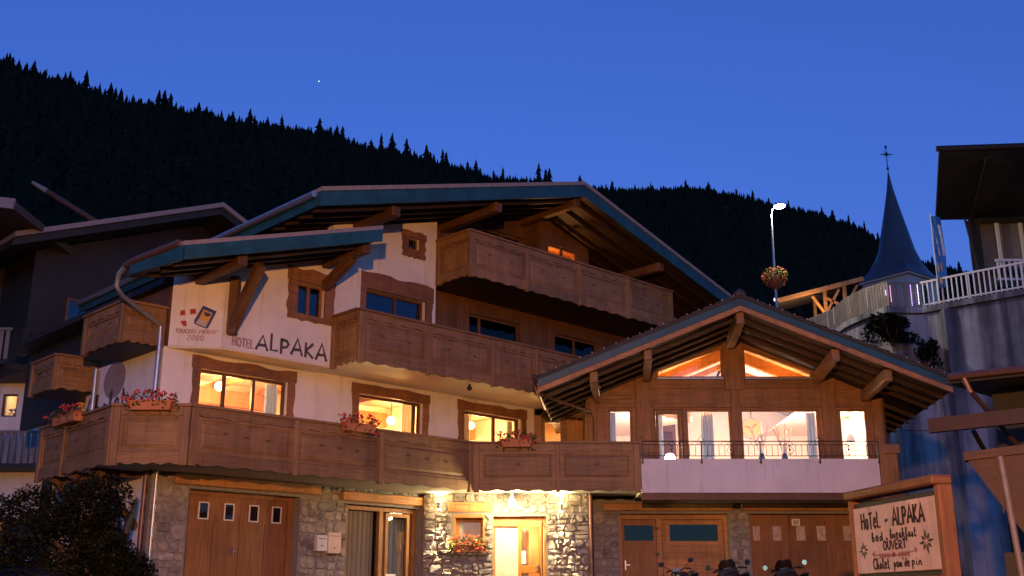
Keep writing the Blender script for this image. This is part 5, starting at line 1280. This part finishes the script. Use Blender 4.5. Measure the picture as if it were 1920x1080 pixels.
# church
cx, cy = 41.8, 113.0; cz = ground_z(cx, cy); zb = 33.8
t = thing('church', 'church tower with a tall slender slate spire and an iron cross', 'church', (cx, cy, cz))
rot = R(38); hw = 2.75
def FCH(a, b, c): return (cx + a * math.cos(rot) - b * math.sin(rot), cy + a * math.sin(rot) + b * math.cos(rot), c)
tw = MB(FCH); tw.box(-hw, hw, -hw, hw, cz - 2, zb - .1); tow = tw.build('tower', 'church_wall', t)
b = MB(FCH); b.box(-hw - .3, hw + .3, -hw - .3, hw + .3, zb - .1, zb + .12); b.build('cornice', 'church_wall', t)
for s, ax in ((-1, 0), (-1, 1), (1, 0)):
    b = MB(FCH)
    if ax == 0: b.box(s * (hw + .03) - .04, s * (hw + .03) + .04, -.55, .55, zb - 3.2, zb - .9)
    else: b.box(-.55, .55, s * (hw + .03) - .04, s * (hw + .03) + .04, zb - 3.2, zb - .9)
    b.build('belfry_louvre', 'old_wood', tow)
sp = MB(); n = 8; secs = [(0, 3.2), (.5, 2.9), (1.2, 2.6), (2.2, 2.35), (3.4, 1.95), (5.6, 1.45), (8.2, .86), (10.6, .36), (12.6, .07)]
for h, r in secs:
    for k in range(16):
        a = rot + math.pi / 4 + 2 * math.pi * k / 16; sq = 1 / max(abs(math.cos(a - rot)), abs(math.sin(a - rot))); mixk = max(0, 1 - h / 2.6); rr = r * (1 + (sq - 1) * mixk * .95)
        sp.V.append((cx + rr * math.cos(a), cy + rr * math.sin(a), zb + .12 + h + (.35 * (1 - abs(math.sin(2 * (a - rot)))) * 0)))
for i in range(len(secs) - 1):
    for k in range(16): k2 = (k + 1) % 16; sp.F.append((i * 16 + k, i * 16 + k2, (i + 1) * 16 + k2, (i + 1) * 16 + k))
sp.F.append(tuple(range(15, -1, -1))); sp.F.append(tuple(range(len(secs) * 16 - 16, len(secs) * 16)))
spire = sp.build('spire', 'slate', t, smooth=True)
zt_ = zb + 12.7
b = MB(); b.path([(cx, cy, zt_ - .3), (cx, cy, zt_ + 3.3)], .05, 6); b.bar((cx - .65, cy, zt_ + 2.3), (cx + .65, cy, zt_ + 2.3), .08, .10); b.ball((cx, cy, zt_ + .6), .15, 6); b.ball((cx, cy, zt_ + 2.3), .2, 6); b.ball((cx, cy, zt_ + 3.2), .15, 6)
for s in (-1, 1):
    for q in (-1, 1): b.bar((cx, cy, zt_ + 2.3), (cx + s * .36, cy, zt_ + 2.3 + q * .36), .04, .04)
b.build('cross', 'black_iron', spire)
# banner
bx, by = 18.25, 44.4
t = thing('banner', 'tall narrow blue and white banner with yellow marks on the terrace', 'banner', (bx, by, ZT))
MB().path([(bx - .22, by, ZT), (bx - .2, by, 16.5)], .02, 6).build('pole', 'white_paint', t)
def cloth(z0, z1, x0, x1, name, mat, dy=0.0):
    m = MB(); n = 10
    for j in range(n + 1):
        z = z0 + (z1 - z0) * j / n
        for i in range(7):
            q = i / 6; m.V.append((bx + x0 + (x1 - x0) * q, by + .05 * math.sin(q * 5 + z * 2.1) + dy, z))
    for j in range(n):
        for i in range(6): k = j * 7 + i; m.F.append((k, k + 1, k + 8, k + 7))
    o = m.build(name, mat, t, smooth='all', recalc=False); md = o.modifiers.new('thick', 'SOLIDIFY'); md.thickness = .006
    return o
cloth(13.2, 16.4, -.19, .24, 'cloth', 'flag_blue'); cloth(14.6, 16.0, -.05, .22, 'white_field', 'flag_white', -.015); cloth(13.9, 14.3, -.15, .05, 'yellow_mark', 'flag_yellow', -.015); cloth(13.35, 13.65, -.12, .08, 'yellow_mark', 'flag_yellow', -.015)
# chalet above the terrace, far right
t = thing('upper_chalet', 'dark chalet above the terrace wall with a broad overhanging eave', 'chalet', (24, 50, ZT))
def hexa(v, name, mat, parent): return MB().add(v, [(0, 1, 2, 3), (7, 6, 5, 4), (0, 4, 5, 1), (1, 5, 6, 2), (2, 6, 7, 3), (3, 7, 4, 0)]).build(name, mat, parent)
hexa([(21.8, 48.4, ZT - .1), (36, 46, ZT - .1), (38, 58, ZT - .1), (27.5, 58, ZT - .1), (21.8, 48.4, 17.7), (36, 46, 17.7), (38, 58, 17.7), (27.5, 58, 17.7)], 'wall', 'grey_slat', t)
rf = hexa([(17.75, 42.0, 18.35), (30.4, 39.7, 17.85), (35, 48.6, 18.0), (20.0, 48.6, 17.75), (17.75, 42.0, 18.6), (30.4, 39.7, 18.1), (35, 48.6, 18.3), (20.0, 48.6, 18.05)], 'roof', 'old_wood', t)
MB().path([(17.6, 41.9, 18.47), (30.4, 39.6, 17.97)], .13, 8).build('gutter', 'old_wood', rf)
for x0 in (19.75,): MB().bar((x0, 42.0, 18.2 - (x0 - 17.75) * .04), (x0 + 1.9, 48.5, 17.70), .16, .10).build('beam', 'old_wood', rf)
MB().box(21.35, 21.75, 48.0, 48.4, ZT - .1, 17.62).build('corner_post', 'old_wood_vertical', t)
for k in range(4): MB().box(22.5 + k * 1.1, 22.64 + k * 1.1, 48.0, 48.12, 15.2, 17.4).build('window_post', 'white_paint', t)
MB().box(21.8, 33, 47.9, 48.05, 14.9, 15.2).build('sill_beam', 'old_wood', t); MB().box(21.8, 33, 47.9, 48.05, 17.4, 17.62).build('head_beam', 'old_wood', t)
b = MB(); b.path([(21.05, 47.9, 17.6), (21.4, 47.9, 15.0), (21.5, 47.9, ZT)], .05, 6); b.build('drainpipe', 'old_wood', t)
bl = MB().box(21.5, 31, 46.4, 48.3, 13.85, 14.1).build('balcony', 'old_wood', t)
MB().box(21.6, 31, 46.5, 46.62, 15.05, 15.16).build('hand_rail', 'white_paint', bl); MB().box(21.6, 31, 46.52, 46.6, 14.18, 14.27).build('bottom_rail', 'white_paint', bl)
x = 21.65
while x < 26: MB().box(x, x + .08, 46.52, 46.6, 14.27, 15.05).build('baluster', 'white_paint', bl); x += .26

# ------------------------------------------------------------ neighbour on the right, close to the street
t = thing('wooden_barn', 'dark wooden barn with a long eave and copper gutter beside the sign', 'barn', (9.6, 20, 0))
ev0, ev1 = (8.22, 20.2, 4.36), (13.6, 16.5, 4.36)
m = MB(); m.add([(8.2, 20.3, 4.25), (13.6, 16.6, 4.25), (17.6, 22.4, 4.9), (12.2, 26.1, 4.9), (8.2, 20.3, 4.37), (13.6, 16.6, 4.37), (17.6, 22.4, 5.02), (12.2, 26.1, 5.02)], [(3, 2, 1, 0), (4, 5, 6, 7), (0, 1, 5, 4), (1, 2, 6, 5), (2, 3, 7, 6), (3, 0, 4, 7)])
rf = m.build('roof', 'old_wood', t)
MB().path([ev0, ev1], .075, 8).build('gutter', 'copper_pipe', rf)
MB().path([(8.42, 20.02, 4.30), (8.5, 19.98, 4.05), (8.9, 20.3, 3.75), (9.9, 21.0, 2.95), (10.2, 21.2, 2.7), (10.2, 21.2, 0)], .05, 8).build('drainpipe', 'copper_pipe', t, smooth=True)
MB().bar((7.70, 20.1, 3.42), (13.2, 16.8, 3.62), .14, .26).build('tie_beam', 'red_beam', t)
MB().path([(8.6, 20.3, 3.35), (9.3, 21.4, 3.0)], .05, 6).build('brace', 'old_wood', t)
m = MB(); m.add([(9.6, 21.6, -.2), (14.5, 18.2, -.2), (17.2, 22, -.2), (12.3, 25.4, -.2), (9.6, 21.6, 4.35), (14.5, 18.2, 4.3), (17.2, 22, 4.85), (12.3, 25.4, 4.85)], [(3, 2, 1, 0), (4, 5, 6, 7), (0, 1, 5, 4), (1, 2, 6, 5), (2, 3, 7, 6), (3, 0, 4, 7)]); m.build('wall', 'old_wood_vertical', t)
# flared wooden loft front
f, L = frame((6.72, 16.2), (9.6, 14.6))
t = thing('hay_loft', 'flared brown boarded loft front with a thick top rail and pink pole', 'loft', f(1.6, 0, 0))
MB(f).plate([(0, 2.30), (3.2, 2.52), (3.2, .3), (1.0, .55), (.62, 1.25), (.25, 1.85)], -.12, 0).build('boarding', 'loft_wood', t)
MB(f).plate([(-.04, 2.28), (3.2, 2.50), (3.2, 2.64), (-.04, 2.40)], -.2, .06).build('top_rail', 'loft_wood', t)
for k in range(7): a = .4 + k * .38; MB(f).box(a, a + .012, 0, .006, 1.5 if a < .7 else .8, 2.3 + a * .066).build('joint', 'larch_dark_vertical', t)
MB(f).plate([(1.0, -.4), (3.2, -.4), (3.2, .55), (.75, .9), (.75, -.4)], -.6, -.3).build('lower_wall', 'old_wood', t)
MB().path([f(.46, .12, 2.30), f(.52, .12, 1.2), f(.60, .12, -.3)], .045, 8).build('pole', 'flashing', t, smooth=True)
MB(f).box(.35, .66, -.1, .08, -.3, .95).build('base_post', 'old_wood_vertical', t)
# tarpaulin-covered heap behind the sign
tb = MB(); n = 14; rnd = random.Random(12)
for j in range(8):
    ph = math.pi / 2 * j / 7
    for i in range(n):
        a = 2 * math.pi * i / n; r = .62 * math.cos(ph) ** .6 * (1 + .10 * math.sin(3 * a + j)); tb.V.append((7.25 + r * math.cos(a), 19.6 + r * math.sin(a), -.05 + 1.12 * math.sin(ph) + rnd.uniform(-.02, .02)))
for j in range(7):
    for i in range(n): i2 = (i + 1) % n; tb.F.append((j * n + i, j * n + i2, (j + 1) * n + i2, (j + 1) * n + i))
tb.F.append(tuple(range(n - 1, -1, -1))); tb.F.append(tuple(range(7 * n, 8 * n)))
tag(tb.build('tarpaulin_heap', 'tarp_blue', smooth='all'), 'heap under a dark blue tarpaulin behind the sign post', 'tarpaulin')

# ------------------------------------------------------------ neighbours on the left
t = thing('rear_chalet', 'dark chalet behind the hotel with a pale roof verge', 'chalet', FM(-2, -18, 0))
ON = -12.4
def nz(s): return 13.35 - .40 * abs(s + .35) * (1 if s < -.35 else 1.15)
prof = lambda a, b: [(-6.9, nz(-6.9) - a), (-.35, nz(-.35) - a), (4.5, nz(4.5) - a), (4.5, nz(4.5) - b), (-.35, nz(-.35) - b), (-6.9, nz(-6.9) - b)]
rf = MB(FM).plate(prof(.16, .4), -24, ON - .1).build('roof', 'old_wood', t)
MB(FM).plate(prof(0, .158), -24, ON).build('roof_covering', 'flashing', rf)
m = MB(FM); m.plate([(-5.7, 7.0), (-2.4, 7.0), (-2.4, 0), (4.2, 0), (4.2, nz(4.2) - .4), (-.35, nz(-.35) - .42), (-5.7, nz(-5.7) - .42)], -23.8, ON - 1.6); wl_ = m.build('wall', 'old_wood', t)
for s, z in ((-4.6, 8.3), (-2.6, 8.3)): 
    w = MB(FM); w.plate(rect(s, s + 1.0, z, z + 1.2), ON - 1.59, ON - 1.55, [rect(s + .08, s + .92, z + .08, z + 1.12)]); wo = w.build('window', 'larch_dark', t); MB(FM).box(s + .08, s + .92, ON - 1.6, ON - 1.58, z + .08, z + 1.12).build('pane', 'dark_glass', wo)
bl = MB(FM).box(-6.2, 3, ON - 1.5, ON - .6, 7.0, 7.2).build('balcony', 'old_wood', t)
for k in range(30): MB(FM).box(-6.1 + k * .3, -5.92 + k * .3, ON - .68, ON - .62, 7.2, 8.1).build('baluster', 'old_wood_vertical', bl)
t = thing('gutter_beam', 'long hollowed wooden gutter beam with a pale metal tip above the rear roof', 'gutter', (-14.0, 36.9, 9.5))
MB().path([(-16.94, 36, 14.62), (-16.44, 36.12, 14.33)], [.06, .10], 8).build('metal_tip', 'flashing', t); MB().path([(-16.46, 36.12, 14.34), (-14.4, 36.75, 13.15), (-13.2, 37.1, 12.45)], .095, 8).build('beam', 'loft_wood', t)
MB().bar((-13.9, 36.9, 12.8), (-13.8, 37.6, 9.0), .16, .16).build('strut', 'old_wood', t)
t = thing('white_house', 'white-walled neighbour house with slatted balconies and a small lit window', 'house', (-18, 36, 0))
YL = 34.0
FL = lambda x, b, z: (x, YL - b, z)
m = MB(FL); m.plate(rect(-27, -13.2, -.5, 7.62), -.3, 0, [rect(-16.02, -15.55, 5.94, 6.66)]); m.build('wall', 'plaster', t)
m = MB(FL); m.plate(rect(-27, -13.2, 7.62, 11.2), -.3, .02); m.build('upper_wall', 'old_wood', t)
w = window(FL, -16.02, -15.55, 5.94, 6.66, -.05, parent=t, fw=.05)
rb = MB(); rb.box(-16.4, -15.2, 36.0, 36.1, 5.5, 7.2); rb.build('inner_wall', 'room_cream', t); light('house_light', (-15.75, 35.2, 6.75), 26, (1.0, .62, .25), .1, t)
for x0, x1, y0, y1, z0, z1 in ((-16.4, -16.3, 34.3, 36, 5.5, 7.2), (-15.2, -15.1, 34.3, 36, 5.5, 7.2), (-16.4, -15.1, 34.3, 36, 7.2, 7.3)): MB().box(x0, x1, y0, y1, z0, z1).build('inner_wall', 'room_cream', t)
pl = MB(); leaf_cloud(pl, random.Random(3), 60, lambda: (-15.82 + random.uniform(-.1, .14), 34.35 + random.uniform(-.05, .1), 6.0 + random.uniform(0, .24)), .05); pl.build('window_plant', 'leaf_green', w, recalc=False, kind='stuff')
for z, x1, mt in ((7.55, -13.4, 'grey_slat'), (4.35, -13.6, 'grey_slat')):
    bl = MB(FL).box(-27, x1, .02, 1.1, z - .14, z).build('balcony', 'old_wood', t)
    MB(FL).box(-27, x1, 1.0, 1.08, z + .92, z + 1.0).build('hand_rail', mt, bl)
    x = -17.3
    while x < x1: MB(FL).box(x, x + .13, 1.0, 1.04, z, z + .92).build('slat', mt, bl); x += .2
m = MB(); m.bar((-27, 33.2, 12.6), (-13.9, 33.2, 11.0), 9, .22); m.build('roof', 'roof_tile', t)
m = MB(); m.bar((-27, 28.65, 12.62), (-13.9, 28.65, 11.02), .08, .3); m.build('verge_board', 'flashing', t)
MB(FL).box(-14.35, -14.1, .1, .3, -.5, 7.4).build('drainpipe', 'old_wood_vertical', t)

# ------------------------------------------------------------ left bank: bushes, fence, rocks, folded parasols
def gsh(label, x, y, rx, ry, rz, n, seed, sz=.075, mat='bush_leaf'):
    z = ground_z(x, y); shrub('bush', label, 'bush', (x, y, z + rz * .75), rx, ry, rz, n, sz, mat, seed, stems=7, base=z - .1)
gsh('large dark bush under the hotel balcony corner on the bank', -6.15, 15.6, 1.0, .9, .78, 13000, 41, .034)
gsh('dark bush beside the bare wooden fence post', -7.8, 17.2, 1.0, .9, .70, 8000, 42, .036)
gsh('low dark bush in front of the folded parasols', -5.35, 15.1, .6, .6, .52, 6500, 43, .032)
gsh('spreading dark bush on the bank below the long balcony end', -7.9, 14.2, .95, .8, .55, 9000, 44, .034)
gsh('low creeping dark bush at the foot of the bank', -6.6, 13.2, 1.1, .7, .36, 8000, 46, .03)
gsh('dark bush against the white neighbour house', -11.6, 24.5, 1.3, 1.2, .75, 5000, 45, .06)
t = thing('rail_fence', 'rough wooden fence with a pale post on the earth bank', 'fence', (-7.0, 15.2, ground_z(-7, 15.2)))
for x, y in ((-6.75, 14.6), (-8.4, 15.0)): z = ground_z(x, y); b = MB(); b.path([(x, y, z - .2), (x + .03, y, z + .3), (x + .08, y, 1.28)], [.07, .062, .055], 8); b.build('post', 'larch', t, smooth=True)
for z0, z1 in ((1.33, 1.18), (.95, .92)): b = MB(); b.path([(-9.6, 15.3, z0), (-8.0, 14.9, (z0 + z1) / 2 + .02), (-6.3, 14.5, z1 - .1)], [.05, .055, .04], 8); b.build('rail', 'old_wood', t, smooth=True)
rnd = random.Random(77)
names = ['pale rough boulder lying at the foot of the bank', 'flat reddish rock beside the fence post', 'small angular rock below the bushes', 'broad low rock half sunk in the bank', 'round dark rock near the bank edge', 'split pinkish rock on top of the bank']
for k, (x, y, s) in enumerate(((-7.05, 12.6, .2), (-7.35, 12.9, .18), (-7.2, 13.3, .14))):
    b = MB(); z = ground_z(x, y); b.ball((0, 0, 0), 1, 14); f1 = [Vector((rnd.gauss(0, 1), rnd.gauss(0, 1), rnd.gauss(0, 1))).normalized() for _ in range(9)]; f2 = [rnd.uniform(.62, .9) for _ in range(9)]
    def chip(v):                                            # cut flat faces into the lump
        v = Vector(v)
        for nrm, d in zip(f1, f2):
            q = v.dot(nrm)
            if q > d: v -= nrm * (q - d)
        return v * (1 + .05 * math.sin(v.x * 9 + k) * math.sin(v.y * 8) * math.sin(v.z * 7 + 1))
    b.V = [(x + v.x * s * 1.15, y + v.y * s, z + .2 * s + v.z * s * .7) for v in map(chip, b.V)]
    tag(b.build('boulder', 'rock', smooth=True), names[k], 'rock')
for k, (s, o, lean, mt) in enumerate(((-7.6, -1.75, .16, 'old_wood'), (-7.55, -2.0, -.14, 'crest_blue'))):
    x, y, _ = FM(s, o, 0); z = ground_z(x, y) - .05
    t = thing('folded_parasol', ['folded dark parasol leaning on the white flank wall', 'folded blue parasol crossed behind the dark one'][k], 'parasol', (x, y, z))
    b = MB(); b.path([(x - lean * 1.5, y - .1, z), (x + lean * 1.3, y, 2.35)], .02, 6); b.build('pole', 'zinc_pipe', t)
    b = MB(); q0 = Vector((x - lean * 1.5, y - .1, z)); q1 = Vector((x + lean * 1.3, y, 2.35)); b.path([q0.lerp(q1, u) for u in (.42, .5, .7, .9, .97)], [.09, .10, .085, .05, .02], 8); b.build('cloth', mt, t, smooth=True)
